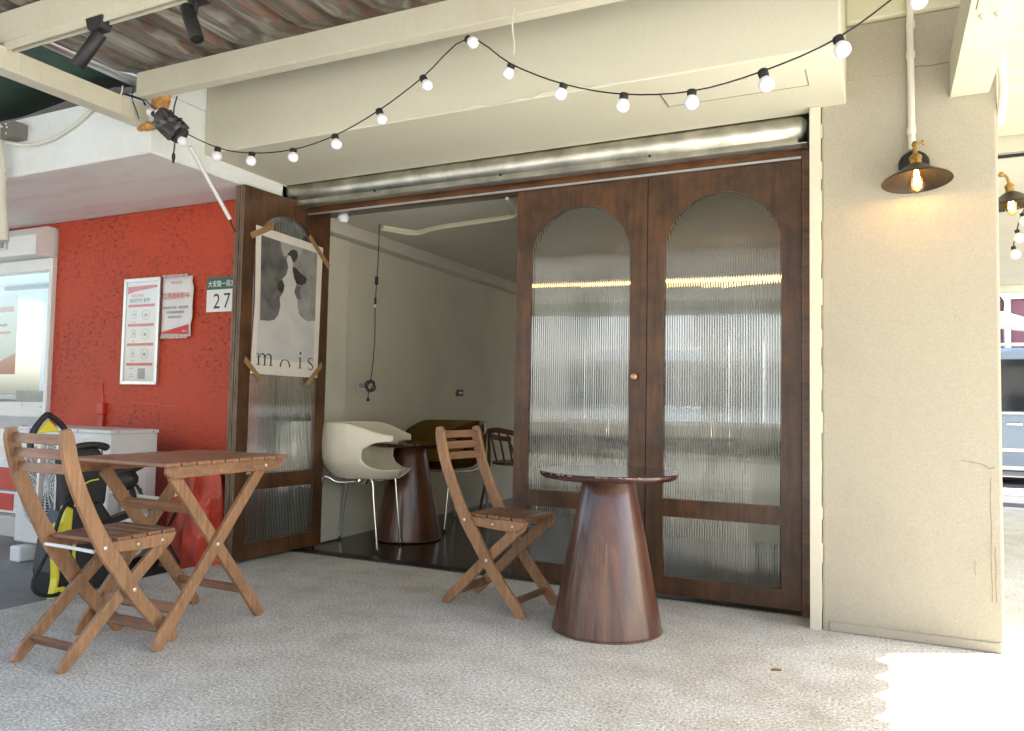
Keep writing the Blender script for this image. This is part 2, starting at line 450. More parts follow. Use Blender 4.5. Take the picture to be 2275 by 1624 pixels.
# ------------------------------------------------------------------ cafe building
cafe = T('cafe_building', 'cream rendered cafe front with brown folding glass doors and rough pillar', 'building', (-1.6, 4, 0))
pil = G().box(-.235, .445, 3.67, 4.4, -.02, 2.69).out('pillar', M['stucco'], cafe, bevel=.012)
G().box(-.205, .435, 3.662, 3.669, 0.002, .040).out('skirt', M['stucco'], pil, bevel=.003)
rust = plain('rust_stain', (.30, .20, .11), .9, var=.4, vs=30)
for x, z0_, z1_ in ((.4025, .20, .70), (.417, .20, .42), (.345, .30, .36)):
    g = G(); pts = [(x + .002 * math.sin(k * 1.7), 3.6695, z0_ + (z1_ - z0_) * k / 8) for k in range(9)]; g.tube(pts, .0011, 5); g.out('rust_streak', rust, pil)
G().tube([(.30, 3.6695, .765), (.34, 3.6695, .757), (.375, 3.6695, .752), (.40, 3.6695, .735), (.42, 3.6695, .74)], .0014, 5).out('rust_streak', rust, pil)
G().tube([(-.15, 3.669, 2.435), (-.05, 3.669, 2.44), (.05, 3.669, 2.436), (.115, 3.669, 2.445)], .0014, 5).out('hairline_crack', M['stucco'], pil)
G().tube([(.14, 3.669, 2.455), (.20, 3.669, 2.448), (.27, 3.669, 2.452)], .002, 5).out('hairline_crack', M['grey_wall'], pil)
G().box(-.13, .445, 3.645, 4.4, 2.69, 3.3).out('pillar_head', M['cream'], cafe, bevel=.008)
lb = G().box(-3.43, -.13, 3.07, 3.73, 2.334, 3.3).out('lintel_beam', M['cream_lintel'], cafe, bevel=.006)
# repaired panel and cracked paint lines on the soffit
G().box(-.86, -.27, 3.235, 3.385, 2.330, 2.3335).out('patch_panel', M['cream_lintel'], lb, bevel=.001)
g = G()
for a, b in (((-.865, 3.23), (-.865, 3.39)), ((-.865, 3.39), (-.265, 3.39)), ((-.265, 3.39), (-.265, 3.23)),):
    g.bar((*a, 2.3325), (*b, 2.3325), .004, .003)
g.out('patch_joint', M['grey_wall'], lb)
g = G(); pts = []
x = -1.75
while x < -1.05:
    pts.append((x, 3.068, 2.345 + random.uniform(-.012, .018))); x += random.uniform(.03, .09)
g.tube(pts, .003, 5).out('paint_ridge', M['cream_lintel'], lb)
# wall above the doors, shutter box
G().box(-3.47, -.13, 3.952, 4.08, 2.2, 3.3).out('upper_wall', M['grey_wall'], cafe)
G().box(-9, .443, 3.74, 9.2, 3.302, 6.5).out('upper_storey', M['facade'], cafe)
sh = G().lathe([(.0, -.001), (.088, 0), (.088, 3.10), (.07, 3.13), (0, 3.131)], (-3.43, 3.815, 2.298), (1, 0, 0), 40).out('roller_shutter', M['inox'], cafe, smooth=True)
g = G(); g.box(-3.43, -.34, 3.752, 3.765, 2.212, 2.262); g.box(-3.43, -.30, 3.75, 3.83, 2.205, 2.212)
g.out('shutter_slat', M['inox'], sh, bevel=.003)
for x in (-2.75, -1.9, -1.05):
    G().lathe([(.007, 0), (.006, .008), (0, .009)], (x, 3.751, 2.236), (0, -1, 0), 10).out('shutter_bolt', M['black_metal'], sh)
g = G().lathe([(.03, 0), (.028, .05), (0, .051)], (-.30, 3.81, 2.30), (1, 0, 0), 12); g.box(-.298, -.287, 3.74, 3.9, 2.19, 2.33)
g.out('shutter_bearing', M['black_metal'], sh)
g = G(); g.box(-.283, -.236, 3.652, 3.79, 0, 2.332)
for i in range(12):
    z = .1 + i * .19; g.box(-.236, -.2355 + random.uniform(.001, .006), 3.66, 3.668, z, z + random.uniform(.05, .15))
g.out('shutter_guide', M['steel'], cafe, bevel=.002)
G().box(-3.475, -3.432, 3.70, 3.84, 0, 2.332).out('shutter_guide', M['steel'], cafe, bevel=.002)
# timber frame
fr = T('door_frame', parent=cafe)
hd = G().box(-3.43, -.335, 3.86, 3.95, 2.178, 2.262).out('header', M['header'], fr, bevel=.002)
g = G(); g.box(-3.43, -.337, 3.852, 3.859, 2.166, 2.1715); g.box(-3.43, -.337, 3.852, 3.859, 2.1725, 2.177); g.out('track', M['alu'], hd)
G().box(-.333, -.2845, 3.845, 3.95, 0, 2.262).out('jamb', M['header'], fr, bevel=.002)
G().box(-3.43, -.335, 3.855, 3.95, -.006, .004).out('sill', M['black_metal'], fr)

def ribbed_pane(x0, x1, z0, z1, y):
    g = G(); p = .0125; a = .0027; k = 8; n = int((x1 - x0) / p * k); F1 = []; B1 = []
    for i in range(n + 1):
        x = x0 + (x1 - x0) * i / n; yy = y - a * abs(math.cos(PI * x / p))
        F1.append([g.bm.verts.new((x, yy, z)) for z in (z0, z1)]); B1.append([g.bm.verts.new((x, y + .004, z)) for z in (z0, z1)])
    for i in range(n):
        g._f([F1[i][0], F1[i + 1][0], F1[i + 1][1], F1[i][1]]); g._f([B1[i][0], B1[i][1], B1[i + 1][1], B1[i + 1][0]])
        g._f([F1[i][1], F1[i + 1][1], B1[i + 1][1], B1[i][1]]); g._f([F1[i][0], B1[i][0], B1[i + 1][0], F1[i + 1][0]])
    for i in (0, n): g._f([F1[i][0], F1[i][1], B1[i][1], B1[i][0]])
    return g

def make_door(A, U, H, knob=False, strip=False, label=None, W=.753, d=.040):
    """leaf with arched pane: local x along U from A, y into the leaf, z up"""
    U = Vector(U).normalized(); D = Vector((-U.y, U.x, 0))
    X = Matrix.Translation(A) @ Matrix((U, D, Vector((0, 0, 1)))).transposed().to_4x4()
    s = H / 2.165; a0, a1 = W * .1155, W * .8805; r = (a1 - a0) / 2; cx = (a0 + a1) / 2
    zb, z1, z2, z3 = .018, .108 * s, .408 * s, .497 * s; zs = 2.052 * s - r
    g = G()
    g.box(0, a0, 0, d, zb, H); g.box(a1, W, 0, d, zb, H); g.box(a0, a1, 0, d, zb, z1); g.box(a0, a1, 0, d, z2, z3)
    N = 28; arc = [(cx - r * math.cos(PI * i / N), zs + r * math.sin(PI * i / N)) for i in range(N + 1)]
    tp = [(a0 + (a1 - a0) * i / N, H) for i in range(N + 1)]
    fv = [[g.bm.verts.new((x, y, z)) for (x, z) in arc] for y in (0, d)]; tv = [[g.bm.verts.new((x, y, z)) for (x, z) in tp] for y in (0, d)]
    for i in range(N):
        g._f([fv[0][i], fv[0][i + 1], tv[0][i + 1], tv[0][i]]); g._f([fv[1][i], tv[1][i], tv[1][i + 1], fv[1][i + 1]])
        g._f([fv[0][i], fv[1][i], fv[1][i + 1], fv[0][i + 1]]); g._f([tv[0][i], tv[0][i + 1], tv[1][i + 1], tv[1][i]])
    bmesh.ops.transform(g.bm, matrix=X, verts=g.bm.verts)
    bmesh.ops.remove_doubles(g.bm, verts=g.bm.verts, dist=1e-5)
    door = g.out('door', M['door'], cafe)
    if label: door['label'] = label
    for za, zc in ((z3 - .006, 2.052 * s + .012), (z1 - .006, z2 + .006)):
        q = ribbed_pane(a0 - .006, a1 + .006, za, zc, .016)
        bmesh.ops.transform(q.bm, matrix=X, verts=q.bm.verts)
        q.out('glass_pane', M['ribbed'], door)
    if knob:
        q = G().lathe([(.0, 0), (.008, .0), (.008, .012), (.017, .018), (.0175, .026), (.012, .03), (0, .031)], (.695, -.0, 1.117), (0, -1, 0), 20)
        bmesh.ops.transform(q.bm, matrix=X, verts=q.bm.verts); q.out('knob', plain('copper_knob', (.52, .30, .19), .35, .6), door, smooth=True)
    if strip:
        q = G(); q.box(-.003, -.0005, .0, d * .45, zb, H); q.box(-.003, -.0005, d * .55, d, zb, H)
        bmesh.ops.transform(q.bm, matrix=X, verts=q.bm.verts); q.out('edge_strip', M['edge'], door)
    return door
make_door((-1.0905, 3.875, 0), (1, 0, 0), 2.164)
make_door((-1.848, 3.875, 0), (1, 0, 0), 2.164, knob=True)
LA = Vector((-3.389, 3.307, 0)); LU = Vector((.055, .753, 0)).normalized(); LN = Vector((LU.y, -LU.x, 0))
LA2 = LA + LU * .034
make_door(LA2, LU, 2.235, W=.721, d=.034, strip=True, label='folded open door leaf carrying the poster')
make_door(LA2 - LN * .041, LU, 2.235, W=.721, d=.034, strip=True, label='second folded leaf behind the poster leaf')

# interior shell
G().box(-3.60, -3.46, 3.84, 9.2, -.02, 3.3).out('interior_wall', M['inner'], cafe)
G().box(-3.46, -3.43, 3.96, 4.40, 0, 2.11).out('corner_pier', M['inner'], cafe, bevel=.004)
g = G(); g.box(-3.46, -2.9, 9.0, 9.2, -.02, 3.3); g.box(-2.9, .0, 9.0, 9.2, -.02, .75); g.box(-2.9, .0, 9.0, 9.2, 2.1, 3.3); g.box(.0, .30, 9.0, 9.2, -.02, 3.3)
g.out('interior_wall', M['inner'], cafe)
g = G(); g.box(-2.9, .0, 9.03, 9.08, .75, .80); g.box(-2.9, .0, 9.03, 9.08, 2.05, 2.1)
for x in (-2.9, -1.95, -.99, -.05): g.box(x, x + .05, 9.03, 9.08, .80, 2.05)
g.out('window_frame', M['white'], cafe)  # this back window is added to let daylight into the room
G().box(.30, .443, 4.4, 9.2, -.02, 3.3).out('interior_wall', M['cream'], cafe)
cl = G().box(-3.455, .30, 3.953, 9.0, 2.205, 2.3).out('ceiling', M['ceil'], cafe)
G().box(-3.46, -3.35, 3.955, 9.0, 2.112, 2.204).out('ceiling_edge_beam', M['ceil'], cafe, bevel=.004)

# ------------------------------------------------------------------ neighbouring shop
shop = T('neighbouring_shop', 'red painted shop wall with white concrete beam and display window', 'building', (-5, 3.7, 0))
g = G(); g.box(-5.46, -3.605, 3.58, 3.80, -.05, 2.24); g.out('wall', M['red'], shop, bevel=.006)
g = G(); g.box(-3.604, -3.478, 3.60, 3.838, -.05, 2.24); g.out('wall_end', M['red_plain'], shop)
bm_ = G().box(-10, -3.432, 2.72, 3.80, 2.246, 2.585).out('beam', M['white_wall'], shop, bevel=.006)
G().box(-3.62, -3.4325, 2.84, 3.075, 2.586, 3.3).out('side_wall_top', M['white_wall'], shop)
G().box(-10, -3.434, 2.722, 3.579, 2.240, 2.2455).out('soffit', M['pink_soffit'], shop)
G().box(-10, -3.621, 2.95, 3.80, 2.586, 3.3).out('upper_wall', M['grey_wall'], shop)
G().box(-10, -5.461, 3.60, 3.80, 2.205, 2.245).out('red_fascia', M['red_plain'], shop)
hs = G().prism([(-10, 3.44, 1.985), (-10, 3.44, 2.13), (-10, 3.52, 2.205), (-10, 3.74, 2.205), (-10, 3.74, 1.985)], (4.50, 0, 0)).out('shutter_housing', M['white'], shop, bevel=.004)
g = G(); g.box(-6.03, -5.83, 3.425, 3.439, 2.035, 2.14); g.out('housing_plate', M['alu'], hs, bevel=.003)
G().box(-6.0, -5.86, 3.418, 3.424, 2.05, 2.125).out('plate_recess', M['ink_grey'], hs)
wf = G(); wf.box(-10, -5.462, 3.55, 3.62, 1.89, 1.975); wf.box(-10, -5.462, 3.55, 3.62, .42, .47); wf.box(-5.50, -5.462, 3.55, 3.62, .47, 1.89)
wf = wf.out('window_frame', M['white'], shop, bevel=.003)
G().box(-10, -5.50, 3.583, 3.589, .47, 1.89).out('glass_pane', M['shopglass'], wf)
G().box(-10, -5.463, 3.56, 3.8, .26, .419).out('window_base', M['red_plain'], shop)
sb = G().box(-10, -5.60, 3.50, 3.559, .10, .255).out('sign_board', M['white'], shop, bevel=.003)
G().box(-5.93, -5.70, 3.494, 3.4995, .12, .24).out('red_badge', M['ink_red'], sb)
G().box(-10, -5.463, 3.42, 3.8, -.05, .095).out('step', M['facade'], shop, bevel=.01)
# shop interior seen through the pane
G().box(-10, -5.3, 6.4, 6.5, -.05, 2.3).out('back_wall', M['white_wall'], shop)
G().box(-5.4, -5.3, 3.81, 6.4, -.05, 2.3).out('side_wall', M['white_wall'], shop)
G().box(-10, -5.3, 3.81, 6.4, 2.2, 2.24).out('shop_ceiling', M['white_wall'], shop)
g = G(); g.box(-9, -5.6, 4.6, 4.66, 2.15, 2.19); g.box(-9, -5.6, 5.3, 5.36, 2.15, 2.19); g.out('ceiling_track', M['black'], shop)
for y in (4.35, 5.6): G().box(-8.5, -5.5, y, y + .12, 2.165, 2.195).out('ceiling_light', emit('shop_tube_light', (.9, .97, 1), 3.5), shop)
# relief on the red wall: old conduit box and chase
g = G(); g.box(-4.905, -4.84, 3.545, 3.579, .84, .92); g.box(-4.895, -4.85, 3.555, 3.579, .60, .84); g.out('conduit_cover', M['red_plain'], shop, bevel=.006)
G().bar((-4.88, 3.577, .93), (-4.90, 3.577, 1.06), .01, .008).out('wall_crack', M['red_plain'], shop)
G().bar((-4.6, 3.577, .93), (-4.1, 3.577, .90), .006, .006).out('wall_crack', M['red_plain'], shop)

# shop window contents, separate things inside the shop
ct = T('shop_counter', 'grey counter with pale boxes behind the shop window', 'counter', (-6.2, 4.6, -.05))
G().box(-9, -5.7, 4.3, 4.9, -.05, .92).out('cabinet', M['facade'], ct, bevel=.01)
G().box(-9, -5.65, 4.25, 4.95, .921, .96).out('counter_top', M['white'], ct, bevel=.004)
b = T('hand_gel_bottle', 'clear pump bottle with red label in the shop window', 'bottle', (-6.05, 4.4, .961))
G().lathe([(.055, 0), (.06, .01), (.06, .26), (.03, .30), (.02, .34), (0, .341)], (-6.05, 4.4, .962)).out('body', M['alu'], b, smooth=True)
G().lathe([(.0615, 0), (.0615, .15)], (-6.05, 4.4, 1.02), caps=False).out('paper_label', M['ink_red'], b)
G().lathe([(.03, 0), (.03, .05), (0, .051)], (-6.05, 4.4, 1.304)).out('cap', M['white'], b)
for i, (x0, x1, z0, z1, lb_) in enumerate([(-6.28, -5.93, 1.12, 1.76, 'tall white notice with red lines stuck inside the shop window'), (-6.0, -5.52, .52, .80, 'pale carton printed with red shop writing below the counter glass')]):
    s = T('window_notice' if i == 0 else 'printed_carton', lb_, 'notice' if i == 0 else 'carton', ((x0 + x1) / 2, 3.62, z0))
    if i == 0:
        G().box(x0, x1, 3.60, 3.603, z0, z1).out('sheet', M['paper_w'], s)
        g = G(); w = x1 - x0
        g.box(x0 + .12, x1 - .05, 3.5985, 3.5995, z1 - .16, z1 - .12); g.box(x0 + .12, x1 - .08, 3.5985, 3.5995, z1 - .33, z1 - .31)
        g.prism([(x0, 3.5985, z0 + .05), (x1, 3.5985, z0 + .16), (x1, 3.5985, z0 + .0), (x0, 3.5985, z0 + .0)], (0, .001, 0)); g.out('red_print', M['ink_red'], s)
        G().box(x0 + .12, x1 - .12, 3.5985, 3.5995, z1 - .27, z1 - .25).out('black_print', M['ink'], s)
    else:
        G().box(x0, x1, 3.66, 4.0, .47, 1.0).out('box_body', M['facade'], s, bevel=.004)
        add_text(G(), '蝦皮店', .28, .075, (1, 0, 0), (0, 0, 1), (-5.80, 3.655, .66)).out('lettering', M['ink_red'], s)
        g = G(); g.box(-5.90, -5.83, 3.655, 3.659, .655, .735); g.out('bag_mark', M['ink_red'], s)
        g = G(); g.box(-5.70, -5.60, 3.655, 3.659, .87, .885); g.box(-5.92, -5.91, 3.655, 3.659, .88, .90); g.out('small_print', M['ink_grey'], s)
g = G(); random.seed(5)
for i in range(5):
    x = -5.75 + i * .17 - .3; g.box(x - .1, x + .05, 4.35, 4.6, .963, .963 + .1 + .09 * (i % 3))
tag(g.out('parcel_pile', M['paper_w']), 'pile of pale parcels on the shop counter', 'parcels')
random.seed(11)

# ------------------------------------------------------------------ steel canopy
cano = T('steel_canopy', 'cream steel canopy frame carrying stained corrugated roof sheets', 'canopy', (-1.5, 2, 2.5))
def chan_x(y, z0, z1, x0, x1, fl, name, mat=M['steel'], dz=0):
    g = G(); t = .006
    def pr(pts): g.prism([(x0, a, b) for a, b in pts], (x1 - x0, 0, dz))
    pr([(y, z0), (y, z1), (y + t, z1), (y + t, z0)]); pr([(y + t, z0), (y + t, z0 + t), (y + fl, z0 + t), (y + fl, z0)]); pr([(y + t, z1 - t), (y + t, z1), (y + fl, z1), (y + fl, z1 - t)])
    pr([(y + fl - t, z0 + t), (y + fl - t, z0 + .022), (y + fl, z0 + .022), (y + fl, z0 + t)])
    return g.out(name, mat, cano, bevel=.0015)
chan_x(2.62, 2.500, 2.625, -3.43, 2.2, .06, 'beam', dz=-.055)
chan_x(1.98, 2.512, 2.648, -3.75, 2.2, .06, 'beam', dz=-.05)
g = G(); t = .006
g.box(-3.456, -3.45, -.6, 2.715, 2.388, 2.486); g.box(-3.54, -3.456, -.6, 2.715, 2.388, 2.394); g.box(-3.54, -3.456, -.6, 2.715, 2.480, 2.486)
for y in (2.05, 2.55): g.box(-3.4495, -3.447, y, y + .006, 2.39, 2.486)
g.out('beam', M['steel'], cano, bevel=.0015)
yb = G(); yb.box(.273, .415, -.6, 3.668, 2.295, 2.30); yb.box(.273, .278, -.6, 3.668, 2.30, 2.47); yb.box(.410, .415, -.6, 3.668, 2.30, 2.47)
yb = yb.out('beam', M['steel'], cano, bevel=.0015)
g = G()
for x in (.318, .362): g.lathe([(.013, 0), (.013, .008), (.007, .009), (.007, .02), (0, .021)], (x, 2.93, 2.295), (0, 0, -1), 8)
g.out('bolt', M['steel'], yb)
G().box(.291, .295, -.6, 2.88, 2.2935, 2.2948).out('joint_line', M['grey_wall'], yb)
# light track below the near beam
tk = G(); tk.box(-3.47, -.5, 1.985, 1.992, 2.472, 2.508); tk.box(-3.47, -.5, 2.013, 2.020, 2.472, 2.508); tk.box(-3.47, -.5, 1.992, 2.013, 2.498, 2.508)
tk = tk.out('light_track', M['steel'], cano)
G().box(-3.47, -.5, 1.993, 2.012, 2.494, 2.4975).out('track_slot', M['black_metal'], tk)
def corrug(x0, x1, y0, y1, z, along, pitch=.2, h=.032):
    g = G(); prof = []; c0, c1 = (x0, x1) if along == 'Y' else (y0, y1); u = c0
    while u < c1 + 1e-6:
        for f, hh in ((0, 0), (.50, 0), (.58, h), (.90, h), (.98, 0)): prof.append((u + f * pitch, hh))
        u += pitch
    prof = [p for p in prof if p[0] <= c1 + .01]
    a = []
    for s_, e in ((y0, y1),) if along == 'Y' else ((x0, x1),):
        K = 8; rows = []
        for k in range(K + 1):
            w = s_ + (e - s_) * k / K
            rise = .32 * max(0, w - 2.66)
            rows.append([g.bm.verts.new((p, w, z + hh + rise)) for p, hh in prof])
        for r0, r1 in zip(rows, rows[1:]):
            for i in range(len(prof) - 1): g._f([r0[i], r0[i + 1], r1[i + 1], r1[i]])
    return g
corrug(-3.56, .43, -.6, 3.065, 2.652, 'Y', .2, .040).out('roof_sheet', roof_mat(), cano, solid=.002)
rs = G(); u = -.6; prof = []
while u < 4.7:
    prof += [(u, 0), (u + .045, .0), (u + .095, .062), (u + .11, .062), (u + .16, .0)]; u += .205
ra = [rs.bm.verts.new((.441, p, 2.66 + h)) for p, h in prof]; rb = [rs.bm.verts.new((2.0, p, 2.66 + h)) for p, h in prof]
for i in range(len(prof) - 1): rs._f([ra[i], ra[i + 1], rb[i + 1], rb[i]])
rs.out('roof_sheet', M['lattice'], cano, solid=.002)
G().box(-.129, .455, 3.0, 3.6445, 2.86, 2.87).out('roof_sheet', M['steel'], cano)  # unseen flat cover, added to block sun over the gap before the pillar
G().box(.4315, .440, -.6, 3.6445, 2.60, 2.8595).out('sun_leak_baffle', M['steel'], cano)  # unseen upright strip, added to stop sun leaking between the roof sheets
tag(G().tube([(-3.60, -.6, 2.70), (-3.60, 3.05, 2.655)], .032, 14).out('gutter_pipe', M['alu'], smooth=True), 'grey gutter pipe along the left roof edge above the spotlights', 'pipe')
g = G(); N = 14; vs = [[g.bm.verts.new((-3.62 - 6 * i / N, -.6 + 3.545 * j / N, 2.76 + .035 * math.sin(i * 1.9 + j * .8) + .03 * math.sin(j * 1.3) + .02 * (i % 2))) for i in range(N + 1)] for j in range(N + 1)]
for j in range(N):
    for i in range(N): g._f([vs[j][i], vs[j][i + 1], vs[j + 1][i + 1], vs[j + 1][i]])
tag(g.out('tarpaulin_awning', M['green_tarp'], smooth=True, solid=.004), 'sagging dark green tarpaulin over the neighbouring shop front', 'awning')

# passage on the right of the pillar
ps = T('passage_roof', 'cream concrete beams and soffits over the passage beside the pillar', 'roof', (1.4, 6, 2.6))
G().box(.446, 2.0, 4.72, 5.38, 2.635, 3.3).out('beam', M['cream'], ps, bevel=.006)
G().box(.446, 5.0, 5.40, 11.0, 2.54, 3.3).out('slab', M['ceil'], ps, bevel=.006)
G().box(.446, 5.0, 11.01, 11.3, 2.47, 3.3).out('beam', M['cream'], ps, bevel=.006)
G().bar((.5, 5.41, 2.52), (3.0, 5.41, 2.52), .018, .018).out('dark_batten', M['black_metal'], ps)
tag(G().tube([(.60, 7.6, 2.02), (2.6, 7.6, 2.02)], .035, 12).out('overhead_pipe', M['pvc'], smooth=True), 'grey pipe crossing the passage high up behind the pillar', 'pipe')

# ================================================================== FURNITURE
def arcpts(P, n=5):
    """Catmull-Rom through P"""
    P = [Vector(p) for p in P]; Q = [P[0] * 2 - P[1]] + P + [P[-1] * 2 - P[-2]]; out = []
    for i in range(1, len(Q) - 2):
        for k in range(n):
            t = k / n; a, b, c, d = Q[i - 1:i + 3]
            out.append(.5 * ((2 * b) + (-a + c) * t + (2 * a - 5 * b + 4 * c - d) * t * t + (-a + 3 * b - 3 * c + d) * t ** 3))
    return out + [P[-1]]

def screw(g, x, y, z, s, r=.0075):
    g.lathe([(r, 0), (r, .002), (r * .6, .0035), (0, .0036)], (x, y, z), (0, s, 0), 10)

def make_folding_chair(name, label, loc, rot, brace=False):
    """local: x forward (seat front +x), y across, z up, floor at z=0"""
    t = T(name, label, 'chair', loc, rot, 'folding slatted acacia chairs on the terrace')
    prof = [(-.268, .845), (-.252, .765), (-.222, .665), (-.168, .545), (-.098, .415), (-.034, .325), (.04, .215), (.122, .12), (.20, .035), (.222, .0)]
    for sg in (-1, 1):
        y = sg * .152
        pts = arcpts([(px, y, pz) for px, pz in prof], 4)
        n = len(pts); ws = [.052 + .010 * math.sin(PI * min(1, max(0, (i / n - .35) / .3))) for i in range(n)]
        ws[0] = .030; ws[1] = .046
        g = G().ribbon(pts, ws, .021, (0, 1, 0))
        leg = g.out('stile', M['acacia'], t, bevel=.003, local=True)
        g = G(); screw(g, -.10, y + sg * .0105, .413, sg); screw(g, .03, y + sg * .0105, .238, sg)
        tag(g.out('screw', M['zinc'], leg, local=True))
        yi = sg * .126
        lg = G().ribbon([(.222, yi, .432), (.205, yi, .41), (.0, yi, .228), (-.19, yi, .045), (-.232, yi, .0)], [.03, .05, .048, .048, .03], .020, (0, 1, 0)).out('leg', M['acacia'], t, bevel=.003, local=True)
        g = G(); screw(g, .195, yi + sg * .010, .400, sg, .006); g.out('screw', M['zinc'], lg, local=True)
        # seat rail
        yr = sg * .139
        g = G().prism([(-.115, yr - .008, .428), (-.085, yr - .008, .398), (-.03, yr - .008, .386), (.08, yr - .008, .379), (.175, yr - .008, .379), (.215, yr - .008, .40), (.228, yr - .008, .428)], (0, .016, 0))
        rl = g.out('seat_rail', M['acacia'], t, bevel=.003, local=True)
        g = G(); screw(g, .05, yr + sg * .008, .403, sg, .006); screw(g, .16, yr + sg * .008, .403, sg, .006); g.out('screw', M['zinc'], rl, local=True)
    st = T('seat', parent=t)
    x = -.108
    for i in range(5):
        dz = .001 * random.uniform(-1, 1)
        w = .058; L = .150 if i else .128
        G().box(x, x + w, -L, L, .429 + dz, .443 + dz).out('slat', M['acacia_slat'], st, bevel=.003, local=True); x += w + .009
    bk = T('backrest', parent=t)
    for zc, xc in ((.808, -.259), (.755, -.249), (.703, -.235)):
        g = G().ribbon(arcpts([(xc, -.142, zc), (xc - .008, 0, zc), (xc, .142, zc)], 4), .012, .036, (.16, 0, .98)); g.out('slat', M['acacia_slat'], bk, bevel=.002, local=True)
    G().bar((.165, -.142, .062), (.165, .142, .062), .040, .016, (.6, 0, .8)).out('stretcher', M['acacia_slat'], t, bevel=.002, local=True)
    G().bar((-.165, -.116, .068), (-.165, .116, .068), .040, .016, (-.6, 0, .8)).out('stretcher', M['acacia_slat'], t, bevel=.002, local=True)
    if brace:
        g = G().tube([(-.122, -.13, .400), (-.122, .02, .404), (-.122, .14, .404)], .007, 8)
        g.out('metal_rod', M['white'], t, local=True)
    return t
make_folding_chair('folding_chair', 'slatted acacia folding chair beside the dark cone table', (-1.657, 3.3465, 0), rad(-7))
make_folding_chair('folding_chair', 'slatted acacia folding chair pushed up to the square slatted table', (-2.694, 1.99, 0), rad(90.5), True)

# square folding table: boards along x, leg crosses in the yz plane
tb = T('folding_table', 'square slatted acacia folding table in front of the red wall', 'table', (-2.71, 2.39, 0))
TX0, TX1, TY0, TY1, TZ = -3.005, -2.435, 2.06, 2.72, .712
tp = T('table_top', parent=tb)
nb = 9; bw = (TY1 - TY0 - .006 * (nb - 1)) / nb
for i in range(nb):
    y = TY0 + i * (bw + .006)
    G().box(TX0, TX1, y, y + bw, TZ - .015, TZ + .0006 * (i % 3)).out('board', M['acacia_top'], tp, bevel=.003)
for x in (-2.462, -2.978):
    s = 1 if x > -2.7 else -1
    g = G().prism([(x - .01, TY0 + .02, .697), (x - .01, TY0 + .018, .668), (x - .01, TY0 + .04, .650), (x - .01, TY1 - .03, .650), (x - .01, TY1 - .01, .67), (x - .01, TY1 - .01, .697)], (.02, 0, 0))
    r_ = g.out('top_rail', M['acacia_top'], tb, bevel=.003)
    g = G(); g.lathe([(.007, 0), (.007, .002), (0, .0035)], (x + s * .01, 2.60, .672), (s, 0, 0), 10); g.out('screw', M['zinc'], r_)
for s in (1, -1):
    xo = -2.705 + s * .222; xi = xo - s * .024
    lo = G().ribbon([(xo, 2.075, .0), (xo, 2.09, .02), (xo, 2.60, .66)], [.03, .05, .05], .021, (1, 0, 0)).out('leg', M['acacia'], tb, bevel=.003)
    li = G().ribbon([(xi, 2.655, .0), (xi, 2.64, .02), (xi, 2.15, .66)], [.03, .05, .05], .021, (1, 0, 0)).out('leg', M['acacia'], tb, bevel=.003)
    g = G(); g.lathe([(.008, 0), (.008, .002), (0, .0035)], (xo + s * .0105, 2.361, .361), (s, 0, 0), 10); g.out('screw', M['zinc'], lo)
xa, xb = -2.705 - .187, -2.705 + .187
G().bar((xa, 2.256, .515), (xb, 2.256, .515), .045, .018, (0, -.6, .8)).out('stretcher', M['acacia_top'], tb, bevel=.002)
G().bar((xa, 2.548, .135), (xb, 2.548, .135), .040, .018, (0, -.6, .8)).out('stretcher', M['acacia_top'], tb, bevel=.002)
G().bar((xa - .02, 2.18, .135), (xb + .02, 2.18, .135), .040, .018, (0, .6, .8)).out('stretcher', M['acacia_top'], tb, bevel=.002)

# cone tables
def make_cone_table(loc, label):
    t = T('cone_table', label, 'table', loc, 0, 'dark red cone tables')
    p = G().lathe([(.236, 0), (.238, .004), (.236, .014), (.175, .33), (.117, .62), (.108, .645)], n=96, caps=False).out('pedestal', M['cone'], t, smooth=True, local=True)
    G().lathe([(.2385, .001), (.2395, .003), (.2385, .006)], n=64, caps=False).out('base_rim', M['edge'], p, local=True)
    tp_ = G().lathe([(0, .645), (.26, .646), (.286, .650), (.298, .658), (.303, .666), (.3035, .674), (.300, .678), (0, .6785)], n=96).out('table_top', M['cone_top'], t, smooth=True, local=True)
    g = G(); random.seed(3)
    for i in range(16):
        a = rad(random.choice([-160, -140, -120, -112, -104, -96, -80, -60, -50]) + random.uniform(-8, 8)); L = random.uniform(.02, .09)
        g.ribbon([(.3036 * math.cos(a + k * L), .3036 * math.sin(a + k * L), .6735 + .0015 * math.sin(k * 7)) for k in (0, .25, .5, .75, 1)], .0012, random.uniform(.002, .0045), (0, 0, 1))
    g.out('chipped_edge', M['edge_pale'], tp_, local=True)
    return t
M['cone_top'] = plain('dark_red_lacquer_top', (.045, .013, .009), .13, var=.3, vs=7, coat=.6)
M['edge_pale'] = plain('worn_lacquer_edge', (.30, .20, .16), .5, var=.5, vs=40)
make_cone_table((-1.075, 3.228, 0), 'round dark red cone table standing outside the closed glass doors')
make_cone_table((-3.045, 4.66, 0), 'round dark red cone table indoors beside the cream shell chair')
make_cone_table((-2.70, 7.1, 0), 'far indoor cone table near the wooden armchair')

